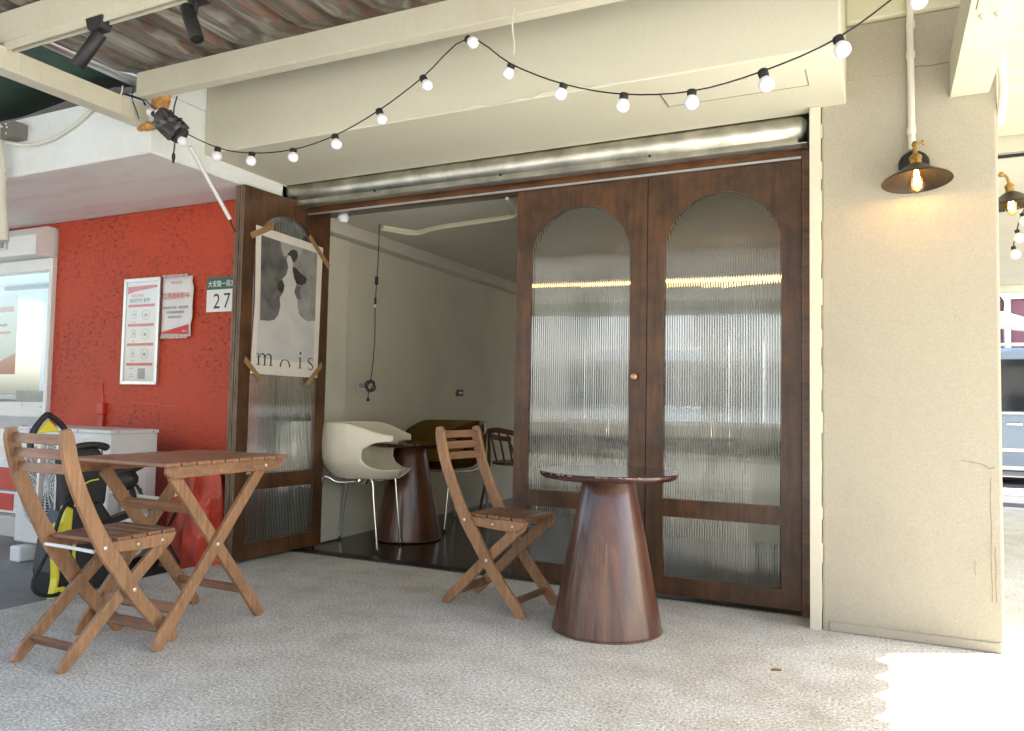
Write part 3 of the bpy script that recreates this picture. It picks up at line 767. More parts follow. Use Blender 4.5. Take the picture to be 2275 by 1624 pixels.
# shell chairs
def side_shell(loc, rot, label, mat):
    """armchair shell: the body is a swept tub with round openings under the arms (profile cut in the side)"""
    t = T('shell_chair', label, 'chair', loc, rot, 'moulded shell chairs indoors')
    g = G(); NU, NV = 120, 34; V = []
    for j in range(NV + 1):
        v = j / NV; row = []
        for i in range(NU + 1):
            a = rad(14) + (2 * PI - rad(28)) * i / NU        # open at the very front
            bk_ = (1 - math.cos(a)) / 2
            q_ = max(0, min(1, (bk_ - .06) / .46)); rim = .755 + .08 * q_ * q_ * (3 - 2 * q_)
            z0 = .455
            z = z0 + (rim - z0) * v
            bulge = math.sin(PI * min(1, v * .9 + .1)) * .035
            taper = .62 + .38 * min(1, v / .30) ** .6
            rx = (.252 + .05 * v * (1 if math.cos(a) < 0 else 1.05)) * taper + bulge; ry = (.215 + .040 * v) * taper + bulge
            x = rx * math.cos(a); y = ry * math.sin(a)
            if math.cos(a) > 0: x += .14 * math.cos(a) ** 1.0
            row.append((Vector((x, y, z)), a, v))
        V.append(row)
    keep = {}
    def vert(j, i):
        if (j, i) not in keep: keep[(j, i)] = g.bm.verts.new(V[j][i][0])
        return keep[(j, i)]
    for j in range(NV):
        for i in range(NU):
            p = V[j][i][0]
            # rounded opening between arm and seat, open to the front
            if p.x > .14 and ((p.x - .335) / .175) ** 2 + ((p.z - .615) / .088) ** 2 < 1 or (p.x > .335 and p.z > .53 and p.z < .70): continue
            if p.x > .335 + .10 * (p.z < .53) + .03: continue
            g._f([vert(j, i), vert(j, i + 1), vert(j + 1, i + 1), vert(j + 1, i)])
    for e in [e for e in g.bm.edges if len(e.link_faces) == 1]:
        for q in e.verts:
            f_ = math.sqrt(((q.co.x - .335) / .175) ** 2 + ((q.co.z - .615) / .088) ** 2)
            if q.co.x > .14 and q.co.x < .34 and .75 < f_ < 1.3:
                q.co.x = .335 + (q.co.x - .335) / f_; q.co.z = .615 + (q.co.z - .615) / f_
    # seat pan
    N = 40; cen = g.bm.verts.new((0.02, 0, .445)); prev = None; ring = []
    rads = [(.45, .448), (.8, .458), (1.0, .478)]
    rr_ = []
    for f, z in rads:
        rr_.append([g.bm.verts.new(((.245 * math.cos(2 * PI * k / N) + (.06 * math.cos(2 * PI * k / N) if math.cos(2 * PI * k / N) > 0 else 0)) * f * .92 + .01, .23 * math.sin(2 * PI * k / N) * f * .9, z)) for k in range(N)])
    for k in range(N):
        g._f([cen, rr_[0][k], rr_[0][(k + 1) % N]])
        for a_, b_ in zip(rr_, rr_[1:]): g._f([a_[k], b_[k], b_[(k + 1) % N], a_[(k + 1) % N]])
    s = g.out('shell', mat, t, smooth=True, local=True, solid=.008)
    k = s.modifiers.new('sm', 'SMOOTH'); k.factor = .6; k.iterations = 10
    for sx in (1, -1):
        for sy in (1, -1):
            l_ = G().tube(arcpts([(.02 * sx, .03 * sy, .430), (.12 * sx, .12 * sy, .430), (.175 * sx, .165 * sy, .462), (.215 * sx, .175 * sy, .450), (.235 * sx, .178 * sy, .30), (.275 * sx, .182 * sy, .010)], 5), .009, 10).out('leg', M['chrome'], t, smooth=True, local=True)
            G().lathe([(.011, 0), (.011, .02)], (.275 * sx, .182 * sy, 0), n=10).out('foot_cap', M['rubber'], l_, local=True)
    return t
cream_shell = side_shell((-3.165, 4.235, -.006), rad(6), 'glossy cream shell armchair on chrome legs inside the open doorway', M['cream_plastic'])
cream_shell.scale = (.87, .87, 1)
side_shell((-3.09, 5.32, -.006), rad(-100), 'clear amber shell armchair on chrome legs behind the indoor cone table', M['amber'])

# wooden armchairs deeper inside
def make_armchair(loc, rot, label):
    t = T('wooden_armchair', label, 'chair', loc, rot, 'wooden armchairs indoors')
    G().lathe([(.20, .43), (.235, .435), (.235, .455), (.20, .462), (0, .463)], n=32).out('seat', M['wood_int'], t, smooth=True, local=True)
    g = G().ribbon(arcpts([(.16, -.27, .64), (-.02, -.285, .66), (-.2, -.2, .71), (-.27, 0, .74), (-.2, .2, .71), (-.02, .285, .66), (.16, .27, .64)], 5), .03, .045, (0, 0, 1)); g.out('backrest', M['wood_int'], t, bevel=.004, local=True)
    for sx in (1, -1):
        for sy in (1, -1):
            G().tube([(.24 * sx, .24 * sy, 0), (.18 * sx, .19 * sy, .44), (.12 * sx if sx > 0 else -.19, .275 * sy if sx > 0 else .19 * sy, .66 if sx > 0 else .70)], [.012, .017, .013], 10).out('leg', M['wood_int'], t, smooth=True, local=True)
    for y in (-.1, 0, .1): G().tube([(-.17, y, .455), (-.25, y * 1.1, .72)], .009, 8).out('spindle', M['wood_int'], t, smooth=True, local=True)
    return t
make_armchair((-2.93, 6.25, -.006), rad(70), 'wooden hoop back armchair indoors beyond the amber chair')
make_armchair((-1.30, 5.5, -.006), rad(200), 'wooden hoop back armchair indoors behind the left closed door glass')

# ================================================================== LAMPS
def point(name, loc, e, c, r=.02, parent=None):
    d = bpy.data.lights.new(name, 'POINT'); d.energy = e; d.color = c; d.shadow_soft_size = r
    o = bpy.data.objects.new(name, d); col.objects.link(o); o.location = loc
    if parent: o.parent = parent; o.location = Vector(loc) - wloc(parent)
    return o

def make_wall_lamp(x, y, z, label, ry=0, rot=0):
    """x,y,z: plate centre on a wall facing -y (rotated by rot)"""
    t = T('wall_lamp', label, 'wall lamp', (x, y, z), rot, 'black cone wall lamps with brass sockets')
    G().lathe([(.060, 0), (.060, .012), (.052, .020), (0, .0205)], (0, 0, 0), (0, -1, 0), 36).out('backplate', M['black_metal'], t, smooth=True, local=True)
    a = G().tube(arcpts([(0, -.02, .01), (0, -.05, .045), (0, -.10, .052), (0, -.15, .040), (0, -.165, .0)], 5), .0075, 10).out('arm', M['brass'], t, smooth=True, local=True)
    g = G().ball((0, -.13, .050), .014, 12); g.lathe([(.003, 0), (.003, .02), (.010, .02), (.010, .028), (0, .029)], (.005, -.13, .050), (1, 0, .15), 10); g.out('swivel_joint', M['brass'], a, smooth=True, local=True)
    ax = Vector((.03, -.10, -1)).normalized(); o0 = Vector((0, -.165, -.004))
    s = G().lathe([(0, -.006), (.012, -.004), (.014, .0), (.021, .006), (.024, .012), (.024, .018), (.021, .020), (.021, .045), (.023, .048), (0, .049)], o0, ax, 24).out('socket', M['brass'], t, smooth=True, local=True)
    g = G(); pr = [(.024, .044), (.030, .047), (.050, .060), (.086, .087), (.112, .102), (.128, .112), (.1315, .117)]
    g.lathe(pr, o0, ax, 64, caps=False); g.out('shade', M['shade'], t, smooth=True, local=True, solid=.002)
    b = G().lathe([(.011, .048), (.013, .062), (.026, .088), (.033, .115), (.031, .138), (.020, .156), (.006, .166), (0, .168)], o0, ax, 24, caps=False).out('bulb', M['bulbglass'], t, smooth=True, local=True)
    g = G()
    for k in range(5):
        q = 2 * PI * k / 5; g.tube([o0 + ax * .066 + Vector((.006 * math.cos(q), .006 * math.sin(q), 0)), o0 + ax * .132 + Vector((.013 * math.cos(q), .013 * math.sin(q), 0))], .0014, 6)
    g.tube([o0 + ax * .05, o0 + ax * .08], .004, 8)
    g.out('filament', M['filament'], b, local=True)
    lo = Vector((x, y, z)) + Matrix.Rotation(rot, 3, 'Z') @ (o0 + ax * .112)
    point('lamp_light', lo, .26, (1, .60, .24), .028)
    return t
make_wall_lamp(.136, 3.67, 2.022, 'black cone wall lamp with lit filament bulb on the stucco pillar')
make_wall_lamp(.446, 4.66, 2.16, 'second black cone lamp on the passage wall, half hidden by the pillar', rot=rad(90))
cd = T('conduit', 'cream vertical conduit pipe feeding the pillar lamp', 'pipe', (.128, 3.65, 2.09))
G().tube([(.128, 3.652, 2.085), (.127, 3.65, 2.42), (.124, 3.648, 2.60), (.124, 3.628, 2.66), (.122, 3.625, 2.9)], .0145, 14).out('pipe', M['pvc'], cd, smooth=True)
for z in (2.165, 2.50, 2.63): G().tube([(.1265, 3.650 if z < 2.6 else 3.64, z - .014), (.1265, 3.650 if z < 2.6 else 3.64, z + .014)], .0185, 14).out('coupling', M['pvc'], cd, smooth=True)
g = G().tube(arcpts([(.435, 3.60, 2.62), (.44, 3.60, 2.50), (.452, 3.61, 2.42), (.462, 3.64, 2.33), (.462, 3.66, 2.25), (.456, 3.72, 2.18)], 5), .017, 12)
tag(g.out('bent_conduit', M['pvc'], smooth=True), 'bent cream conduit curling round the top right pillar edge', 'pipe')

# string of bulbs
# measured hanging line: (x, y, z) of each socket top, hook at the steel beam
CABLE = [(-3.44, 2.66, 2.52), (-3.33, 2.658, 2.432), (-3.137, 2.651, 2.297), (-2.863, 2.641, 2.167), (-2.635, 2.633, 2.109), (-2.377, 2.624, 2.09), (-2.138, 2.615, 2.118), (-1.902, 2.607, 2.191), (-1.683, 2.599, 2.292), (-1.473, 2.592, 2.41), (-1.269, 2.582, 2.265), (-1.029, 2.528, 2.126), (-0.784, 2.473, 2.028), (-0.541, 2.418, 1.978), (-0.316, 2.367, 1.983), (-0.104, 2.319, 2.023), (0.079, 2.277, 2.114)]
BULBS = [((-3.289, 2.656, 2.381), (-3.36, 2.659, 2.421)), ((-3.094, 2.649, 2.286), (-3.114, 2.65, 2.237)), ((-2.863, 2.641, 2.167), (-2.867, 2.641, 2.126)), ((-2.635, 2.633, 2.109), (-2.639, 2.633, 2.073)), ((-2.377, 2.624, 2.09), (-2.378, 2.624, 2.055)), ((-2.138, 2.615, 2.118), (-2.129, 2.615, 2.079)), ((-1.902, 2.607, 2.191), (-1.886, 2.606, 2.15)), ((-1.683, 2.599, 2.292), (-1.66, 2.598, 2.256)), ((-1.473, 2.592, 2.41), (-1.448, 2.591, 2.39)), ((-1.269, 2.582, 2.265), (-1.286, 2.586, 2.236)), ((-1.029, 2.528, 2.126), (-1.044, 2.532, 2.095)), ((-0.784, 2.473, 2.028), (-0.79, 2.474, 1.99)), ((-0.541, 2.418, 1.978), (-0.542, 2.418, 1.942)), ((-0.316, 2.367, 1.983), (-0.305, 2.364, 1.941)), ((-0.104, 2.319, 2.023), (-0.092, 2.316, 1.987)), ((0.079, 2.277, 2.114), (0.098, 2.273, 2.068))]
sl = T('string_lights', 'black cable with white globe bulbs sagging in two swags below the canopy', 'string lights', (-1.28, 2.585, 2.4))
G().tube(arcpts(CABLE, 4), .0028, 6).out('cord', M['rubber'], sl, smooth=True)
random.seed(21)
def bulb_on(parent, top, cen, r, i):
    top, cen = Vector(top), Vector(cen); ax = (cen - top).normalized()
    b = G().lathe([(r * .45, .0), (r * .62, r * .22), (r * .90, r * .6), (r, r * 1.05), (r * .93, r * 1.5), (r * .62, r * 1.86), (r * .25, r * 2.0), (0, r * 2.02)], cen - ax * r * 1.0, ax, 24, caps=False).out('bulb', M['bulb'], parent, smooth=True)
    L = (cen - top).length - r * .95
    G().lathe([(0, -.004), (.0135, -.003), (.0155, .0), (.0155, L * .75), (.0145, L * .8), (.0145, L + .004), (0, L + .005)], top, ax, 16).out('bulb_socket', M['rubber'], b, smooth=True)
for i, (t_, c_) in enumerate(BULBS): bulb_on(sl, t_, c_, .0237, i)
g = G().tube(arcpts([(-1.272, 2.60, 2.50), (-1.272, 2.59, 2.44), (-1.27, 2.585, 2.40), (-1.262, 2.585, 2.35), (-1.258, 2.58, 2.30)], 4), .003, 6)
g.out('cable_tie', M['pvc'], sl)
sl2 = T('string_lights', 'second string of white globe bulbs hanging in the passage by the pillar', 'string lights', (.85, 6.2, 2.3))
P2 = [(1.01, 6.3, 2.78), (.97, 6.3, 2.52), (.90, 6.3, 2.36), (.868, 6.3, 2.245), (.845, 6.3, 2.13)]
G().tube(arcpts(P2, 4), .004, 6).out('cord', M['rubber'], sl2, smooth=True)
for p in P2[1:]: bulb_on(sl2, Vector(p) + Vector((0, 0, .0)), Vector(p) + Vector((.012, 0, -.055)), .034, 0)

# track spotlights
def spot(x, top, d, label):
    t = T('track_spotlight', label, 'spotlight', (x, 2.0, 2.495), 0, 'black track spotlights under the canopy beam')
    G().prism([(x - .05, 1.975, 2.497), (x - .045, 1.978, 2.465), (x - .035, 1.98, 2.447), (x + .035, 1.98, 2.447), (x + .045, 1.978, 2.465), (x + .05, 1.975, 2.497)], (0, .05, 0)).out('adapter', M['black'], t, bevel=.003)
    G().tube([(x - .01, 2.0, 2.446), (x - .012, 2.0, top.z - .012)], .010, 10).out('stem', M['black'], t, smooth=True)
    d = d.normalized()
    G().lathe([(0, -.002), (.024, -.001), (.0265, .003), (.0265, .157), (.024, .160), (.022, .158), (.022, .145), (0, .144)], top - d * .012, d, 28).out('lamp_head', M['black'], t, smooth=True)
spot(-2.86, Vector((-2.835, 1.985, 2.415)), Vector((-.085, -.03, -.125)), 'black track spotlight tilted left, nearest the left canopy corner')
spot(-2.30, Vector((-2.335, 1.985, 2.415)), Vector((.065, -.01, -.125)), 'black track spotlight tilted right, second along the track')

# ================================================================== POSTER AND SIGNS
def lp(u, z, d=.003): return LA + LU * u + LN * d + Vector((0, 0, z))
po = T('poster', 'black and white poster of two faces nearly kissing, taped to the open door', 'poster', lp(.4, 1.5))
def lpoly(g, pts, d, th=.0006): return g.prism([lp(u, z, d) for u, z in pts], LN * -th)
def curl(g, pts, d): return lpoly(g, pts, d)
curl(G(), [(.122, 2.012), (.30, 2.002), (.50, 1.992), (.691, 1.977), (.684, 1.75), (.678, 1.40), (.672, 1.111), (.40, 1.112), (.118, 1.117), (.126, 1.35), (.134, 1.55), (.128, 1.80)], .0035).out('sheet', M['paper'], po)
pr = G()
for mi, pts, d in ((0, [(.164, 1.958), (.636, 1.933), (.634, 1.55), (.631, 1.203), (.158, 1.211), (.166, 1.55)], .0042),
    (1, [(.164, 1.958), (.315, 1.947), (.306, 1.897), (.329, 1.856), (.371, 1.85), (.388, 1.797), (.375, 1.75), (.341, 1.715), (.361, 1.677), (.355, 1.64), (.325, 1.595), (.333, 1.543), (.319, 1.489), (.289, 1.455), (.243, 1.443), (.177, 1.441)], .0048),
    (2, [(.438, 1.867), (.427, 1.82), (.425, 1.778), (.444, 1.735), (.462, 1.702), (.445, 1.648), (.474, 1.602), (.48, 1.544), (.493, 1.515), (.51, 1.497), (.569, 1.474), (.635, 1.485), (.636, 1.933), (.502, 1.94), (.493, 1.898)], .0048),
    (3, [(.315, 1.947), (.502, 1.94), (.493, 1.898), (.438, 1.867), (.393, 1.88), (.371, 1.85), (.329, 1.856), (.306, 1.897)], .0052),
    (5, [(.302, 1.93), (.318, 1.945), (.325, 1.90), (.345, 1.865), (.378, 1.862), (.371, 1.845), (.33, 1.85), (.308, 1.88)], .0056),
    (4, [(.372, 1.873), (.403, 1.908), (.430, 1.918), (.458, 1.913), (.467, 1.885), (.455, 1.855), (.428, 1.83), (.404, 1.872)], .0056),
    (4, [(.424, 1.807), (.452, 1.803), (.475, 1.79), (.498, 1.773), (.53, 1.762), (.55, 1.751), (.54, 1.718), (.501, 1.698), (.462, 1.703), (.438, 1.738)], .0056),
    (5, [(.462, 1.692), (.445, 1.648), (.474, 1.606), (.505, 1.61), (.492, 1.654), (.502, 1.689)], .0054),
    (4, [(.341, 1.709), (.322, 1.704), (.305, 1.685), (.300, 1.65), (.325, 1.63), (.352, 1.639), (.361, 1.677)], .0056),
    (5, [(.305, 1.672), (.287, 1.626), (.262, 1.566), (.300, 1.60), (.34, 1.632)], .0054),
    (5, [(.64 - .46, 1.60), (.25, 1.52), (.32, 1.50), (.289, 1.455), (.243, 1.443), (.177, 1.441)], .0052)):
    pr.mi = mi; lpoly(pr, pts, d)
pr.out('print', [M['g_bg'], M['g_left'], M['g_right'], M['g_nose'], M['g_dark'], M['g_mid']], po)
lt = G(); D_ = .0050
def stroke(pts, w): lt.ribbon([lp(u, z, D_) for u, z in pts], w, .0008, LN)
for k, x in enumerate((.176, .224, .272)):
    stroke([(x, 1.170 - k * .0005), (x, 1.232)], .0105); stroke([(x - .016, 1.172), (x + .016, 1.172)], .004)
stroke([(.158, 1.236), (.178, 1.240)], .005)
for x in (.178, .226): stroke([(x + .003, 1.222), (x + .012, 1.236), (x + .026, 1.240), (x + .038, 1.236), (x + .044, 1.224)], [.003, .005, .008, .009, .010])
stroke([(.350 + .038 - .038 * math.cos(PI * k / 10), 1.168 + .046 * math.sin(PI * k / 10) ** .8) for k in range(11)], [.010, .009, .008, .006, .004, .003, .004, .006, .008, .009, .010])
stroke([(.515, 1.166), (.515, 1.232)], .0105); stroke([(.497, 1.168), (.533, 1.168)], .004); stroke([(.500, 1.230), (.516, 1.236)], .005)
lt.lathe([(.0085, 0), (.0085, .0008)], lp(.515, 1.262, D_), LN, 14)
stroke([(.628, 1.222), (.622, 1.232), (.606, 1.238), (.590, 1.232), (.585, 1.220), (.592, 1.208), (.608, 1.200), (.624, 1.190), (.630, 1.178), (.622, 1.166), (.606, 1.161), (.590, 1.166), (.583, 1.178)], [.003, .004, .006, .007, .008, .009, .010, .009, .008, .007, .006, .004, .003])
lt.out('lettering', M['ink'], po)
for tp4 in ([(.075, 1.955), (.252, 2.048), (.261, 2.014), (.091, 1.921)], [(.567, 2.044), (.761, 1.871), (.738, 1.843), (.55, 2.018)], [(.077, 1.217), (.235, 1.067), (.199, 1.066), (.062, 1.183)], [(.703, 1.22), (.716, 1.185), (.597, 1.060), (.557, 1.066)]):
    lpoly(G(), tp4, .0066, .0005).out('tape', M['tape'], po)

# house number plate
pl = T('house_number_plate', 'green and white house number plate reading 27 beside the folded doors', 'number plate', (-3.76, 3.575, 1.63))
G().box(-3.921, -3.607, 3.572, 3.5785, 1.518, 1.742).out('plate', M['white'], pl, bevel=.0015)
G().box(-3.921, -3.607, 3.5695, 3.5716, 1.662, 1.742).out('header', M['ink_green'], pl)
add_text(G(), '大安路一段2', .215, .042, (1, 0, 0), (0, 0, 1), (-3.908, 3.569, 1.678)).out('street_name', M['white_ink'], pl)
add_text(G(), '2', .056, .095, (1, 0, 0), (0, 0, 1), (-3.858, 3.5712, 1.540)).out('digit', M['ink'], pl)
add_text(G(), '7', .056, .095, (1, 0, 0), (0, 0, 1), (-3.768, 3.5712, 1.540)).out('digit', M['ink'], pl)

# framed notice
fn = T('framed_notice', 'tall aluminium framed notice with red bars on the red wall', 'notice', (-4.51, 3.575, 1.4))
x0, x1, z0, z1 = -4.693, -4.338, 1.048, 1.772
G().box(x0 + .01, x1 - .01, 3.566, 3.579, z0 + .01, z1 - .01).out('sheet', M['paper_w'], fn)
g = G(); f_ = .026
g.prism([(x0, 3.579, z0), (x0, 3.579, z1), (x0 + f_, 3.579, z1 - f_), (x0 + f_, 3.579, z0 + f_)], (0, -.022, 0)); g.prism([(x1, 3.579, z0), (x1 - f_, 3.579, z0 + f_), (x1 - f_, 3.579, z1 - f_), (x1, 3.579, z1)], (0, -.022, 0))
g.prism([(x0, 3.579, z1), (x1, 3.579, z1), (x1 - f_, 3.579, z1 - f_), (x0 + f_, 3.579, z1 - f_)], (0, -.0225, 0)); g.prism([(x0, 3.579, z0), (x0 + f_, 3.579, z0 + f_), (x1 - f_, 3.579, z0 + f_), (x1, 3.579, z0)], (0, -.0225, 0))
g.out('frame', M['alu'], fn, bevel=.002)
yp = 3.5655
g = G(); xa, xb = x0 + .035, x1 - .035
g.prism([(xa, yp, z1 - .055), (xb, yp, z1 - .05), (xb, yp, z1 - .068), (xa + .1, yp, z1 - .085), (xa, yp, z1 - .105)], (0, -.0006, 0))
for z in (1.585, 1.452, 1.320, 1.185): g.box(xa + .012, xb - .018, yp - .0006, yp, z - .009, z + .009)
add_text(g, '蝦皮店到店', .12, .020, (1, 0, 0), (0, 0, 1), (xa + .035, yp - .0008, 1.645)); g.out('red_print', M['ink_red'], fn)
g = G(); add_text(g, '智取門市 教學', .20, .028, (1, 0, 0), (0, 0, 1), (xa + .02, yp - .0008, 1.607))
g.out('heading', M['ink'], fn)
g = G()
for z in (1.52, 1.39, 1.255):
    for dx in (.055,):
        for a, b_ in (((dx, z + .03), (dx + .035, z + .03)), ((dx, z - .02), (dx + .035, z - .02)), ((dx, z - .02), (dx, z + .03)), ((dx + .035, z - .02), (dx + .035, z + .03))):
            g.bar((xa + a[0], yp - .0006, a[1]), (xa + b_[0], yp - .0006, b_[1]), .0035, .0006, (0, 1, 0)) if False else g.box(xa + min(a[0], b_[0]) - .0015, xa + max(a[0], b_[0]) + .0015, yp - .0008, yp, min(a[1], b_[1]) - .0015, max(a[1], b_[1]) + .0015)
    g.box(xa + .066, xa + .08, yp - .0008, yp, z - .005, z + .012); g.box(xa + .06, xa + .085, yp - .0008, yp, z - .05, z - .044)
    c = (xa + .185, z); n_ = 24; R_ = .036
    for k in range(n_):
        a = 2 * PI * k / n_; b2 = 2 * PI * (k + 1) / n_
        g.prism([(c[0] + q * math.cos(w), yp, c[1] + q * math.sin(w)) for q, w in ((R_, a), (R_, b2), (R_ - .003, b2), (R_ - .003, a))], (0, -.0008, 0))
    g.box(c[0] - .014, c[0] + .014, yp - .0008, yp, z - .012, z + .008)
for z in (1.155, 1.115, 1.10): g.box(xa + .045, xa + .085, yp - .0008, yp, z, z + .004)
g.box(xa + .13, xa + .20, yp - .0008, yp, 1.085, 1.158)
g.out('line_drawings', M['ink_grey'], fn)
G().box(x0 + f_, x1 - f_, 3.5585, 3.5600, z0 + f_, z1 - f_).out('cover_glass', thin_glass('frame_glass', (1, 1, 1), .8), fn)

# plastic sleeved notice
pn = T('plastic_sleeved_notice', 'crumpled clear sleeved notice with red heading taped beside the framed notice', 'notice', (-4.18, 3.57, 1.56))
x0, x1, z0, z1 = -4.325, -4.045, 1.375, 1.765
g = G(); N = 10; vv = []
random.seed(4)
for j in range(N + 1):
    row = []
    for i in range(N + 1):
        u = i / N; v = j / N; e = (.012 if .2 < v < .85 else 0) * (u ** 3)
        row.append(g.bm.verts.new((x0 + (x1 - x0 + e * 1.5) * u, 3.572 - .012 * math.sin(PI * v) * u - .004 * u + random.uniform(-.0008, .0008), z0 + (z1 - z0) * v - .01 * u * (1 - v))))
    vv.append(row)
for j in range(N):
    for i in range(N): g._f([vv[j][i], vv[j][i + 1], vv[j + 1][i + 1], vv[j + 1][i]])
g.out('sheet', M['paper_w'], pn, smooth=True, solid=.001)
yq = 3.552
g = G(); add_text(g, '監視器錄影中', .245, .042, (1, 0, 0), (0, 0, 1), (x0 + .025, yq, 1.615)); add_text(g, '蝦皮店到店', .10, .017, (1, 0, 0), (0, 0, 1), (x0 + .10, yq, 1.715)); 
g.prism([(x0 + .008, 3.5625, z0 + .012), (x0 + .008, 3.5625, z0 + .022), (x1 - .012, 3.556, z0 + .070), (x1 - .012, 3.556, z0 + .004)], (0, -.0008, 0)); g.out('red_print', M['ink_red'], pn)
g = G(); add_text(g, '隨地亂丟垃圾 · 若經發現', .235, .019, (1, 0, 0), (0, 0, 1), (x0 + .028, yq, 1.548)); add_text(g, '共同維護環境整潔', .165, .018, (1, 0, 0), (0, 0, 1), (x0 + .062, yq, 1.517)); add_text(g, '謝謝您的合作', .125, .018, (1, 0, 0), (0, 0, 1), (x0 + .082, yq, 1.486)); g.out('black_print', M['ink'], pn)
add_text(G(), '蝦皮', .04, .010, (1, 0, 0), (0, 0, 1), (x1 - .065, 3.5545, 1.395)).out('small_lettering', M['white_ink'], pn)
sleeve = plain('crumpled_clear_film', (.50, .36, .34), .15, var=.5, vs=60, bs=1, bscale=90)
G().box(x0 - .004, x1 - .05, 3.566, 3.5712, z1 + .001, z1 + .016).out('sleeve_flap', sleeve, pn, bevel=.002)
G().box(x0 + .0, x1 - .03, 3.562, 3.5712, z0 - .022, z0 - .002).out('sleeve_flap', sleeve, pn, bevel=.002)

# ================================================================== OUTDOOR UNIT
ac = T('outdoor_air_conditioner', 'white air conditioner outdoor unit on feet against the red wall', 'air conditioner', (-4.445, 3.165, -.05))
X0, X1, Y0, Y1, Z0, Z1 = -4.87, -4.02, 3.0, 3.33, .055, .768
body = G(); body.box(X0, X1, Y0, Y1, Z0, Z1 - .022); body = body.out('body', M['whitebox'], ac, bevel=.012)
G().box(X0 - .004, X1 + .004, Y0 - .004, Y1 + .004, Z1 - .024, Z1).out('lid', M['whitebox'], body, bevel=.006)
g = G()
for x, y, n_ in ((-4.30, Y0 - .005, (0, -1, 0)), (-4.75, Y0 - .005, (0, -1, 0)), (X1 + .005, 3.05, (1, 0, 0)), (X1 + .005, 3.29, (1, 0, 0))): g.lathe([(.006, 0), (.005, .002), (0, .0025)], (x, y, Z1 - .013), n_, 8)
g.out('screw', M['ink_grey'], body)
fc = Vector((-4.56, Y0, .41))
g = G()
g.lathe([(.285, 0), (.285, .006), (.275, .010), (.268, .004)], fc, (0, -1, 0), 48, caps=False)
for r in [.04 + .0165 * k for k in range(14)]:
    g.lathe([(r, .006), (r + .0022, .011), (r + .0044, .006)], fc, (0, -1, 0), 40, caps=False)
for k in range(8):
    a = PI * k / 8; g.bar(fc + Vector((.27 * math.cos(a), -.011, .27 * math.sin(a))), fc - Vector((.27 * math.cos(a), .011, .27 * math.sin(a))), .006, .004, (0, 1, 0))
g.out('fan_grille', M['white'], ac)
G().lathe([(.268, 0), (.268, .001), (0, .0012)], fc + Vector((0, -.0005, 0)), (0, -1, 0), 40).out('fan_recess', M['ink_grey'], body)
g = G()
for k in range(3):
    a = 2 * PI * k / 3 + .4; g.prism([fc + Vector((r * math.cos(a + w), -.0035, r * math.sin(a + w))) for r, w in ((.04, -.3), (.25, -.15), (.26, .35), (.2, .55), (.05, .6))], (0, -.002, 0))
g.out('fan_blades', M['black'], ac)
g = G(); g.box(-4.235, -4.075, Y0 - .004, Y0, .60, .672); bd = g.out('badge', M['maroon'], ac)
add_text(G(), 'SAMPO', .145, .045, (1, 0, 0), (0, 0, 1), (-4.228, Y0 - .0045, .612)).out('lettering', M['white_ink'], bd)
G().box(-4.16, -4.07, Y0 - .002, Y0, .44, .47).out('energy_label', M['blue'], ac)
g = G(); g.tube(arcpts([(-4.25, Y0 - .002, .70), (-4.22, Y0 - .002, .715), (-4.08, Y0 - .002, .71), (-4.06, Y0 - .002, .69)], 4), .003, 6); g.out('pressed_line', M['white'], body)
g = G()
for (y, za, zb) in ((3.07, .10, .45), (3.25, .10, .68), (3.14, .14, .33)): g.box(X1, X1 + .006, y, y + .014, za, zb)
g.out('pressed_rib', M['whitebox'], body, bevel=.003)
g = G(); g.box(X1, X1 + .022, 3.17, 3.25, .30, .64); g.out('handle_recess', M['whitebox'], ac, bevel=.01)
G().prism([(X1 + .0225, 3.19, .40), (X1 + .0225, 3.215, .40), (X1 + .0225, 3.2025, .425)], (.001, 0, 0)).out('warning_label', M['ink'], ac)
for x in (-4.74, -4.15):
    G().box(x - .05, x + .05, 2.93, 3.40, -.05, .045).out('foot', M['white'], ac, bevel=.012)
tag(G().tube(arcpts([(-4.0, 3.10, .42), (-3.96, 3.07, .34), (-3.955, 3.06, .20), (-3.93, 3.07, .10), (-3.87, 3.10, .06), (-3.83, 3.12, .2), (-3.86, 3.14, .28)], 6), .012, 10).out('insulated_hose', M['pvc'], smooth=True), 'cream insulated hose looping down the side of the outdoor unit', 'hose')

# ================================================================== PRESSURE WASHER
ox, oy = -3.70, 2.60
pw = T('pressure_washer', 'black and yellow upright pressure washer parked at the terrace edge', 'pressure washer', (ox, oy, -.05))
g = G()
g.prism([(ox - .12, oy - .10, -.03), (ox + .10, oy - .10, -.03), (ox + .13, oy - .10, .10), (ox + .12, oy - .10, .34), (ox + .06, oy - .10, .44), (ox - .06, oy - .10, .44), (ox - .12, oy - .10, .30), (ox - .14, oy - .10, .10)], (0, .22, 0)); g.out('body', M['black'], pw, bevel=.02)
g = G()
g.prism([(ox - .16, oy - .125, -.03), (ox - .145, oy - .125, .08), (ox - .155, oy - .125, .20), (ox - .175, oy - .125, .30), (ox - .16, oy - .125, .345), (ox - .13, oy - .125, .36), (ox - .115, oy - .125, .44), (ox - .085, oy - .125, .42), (ox - .09, oy - .125, .30), (ox - .135, oy - .125, .15), (ox - .14, oy - .125, -.03)], (0, .06, 0)); g.out('side_shell', M['yellow'], pw, bevel=.008)
G().box(ox - .072, ox - .058, oy - .103, oy - .101, .15, .27).out('yellow_panel', M['yellow'], pw)
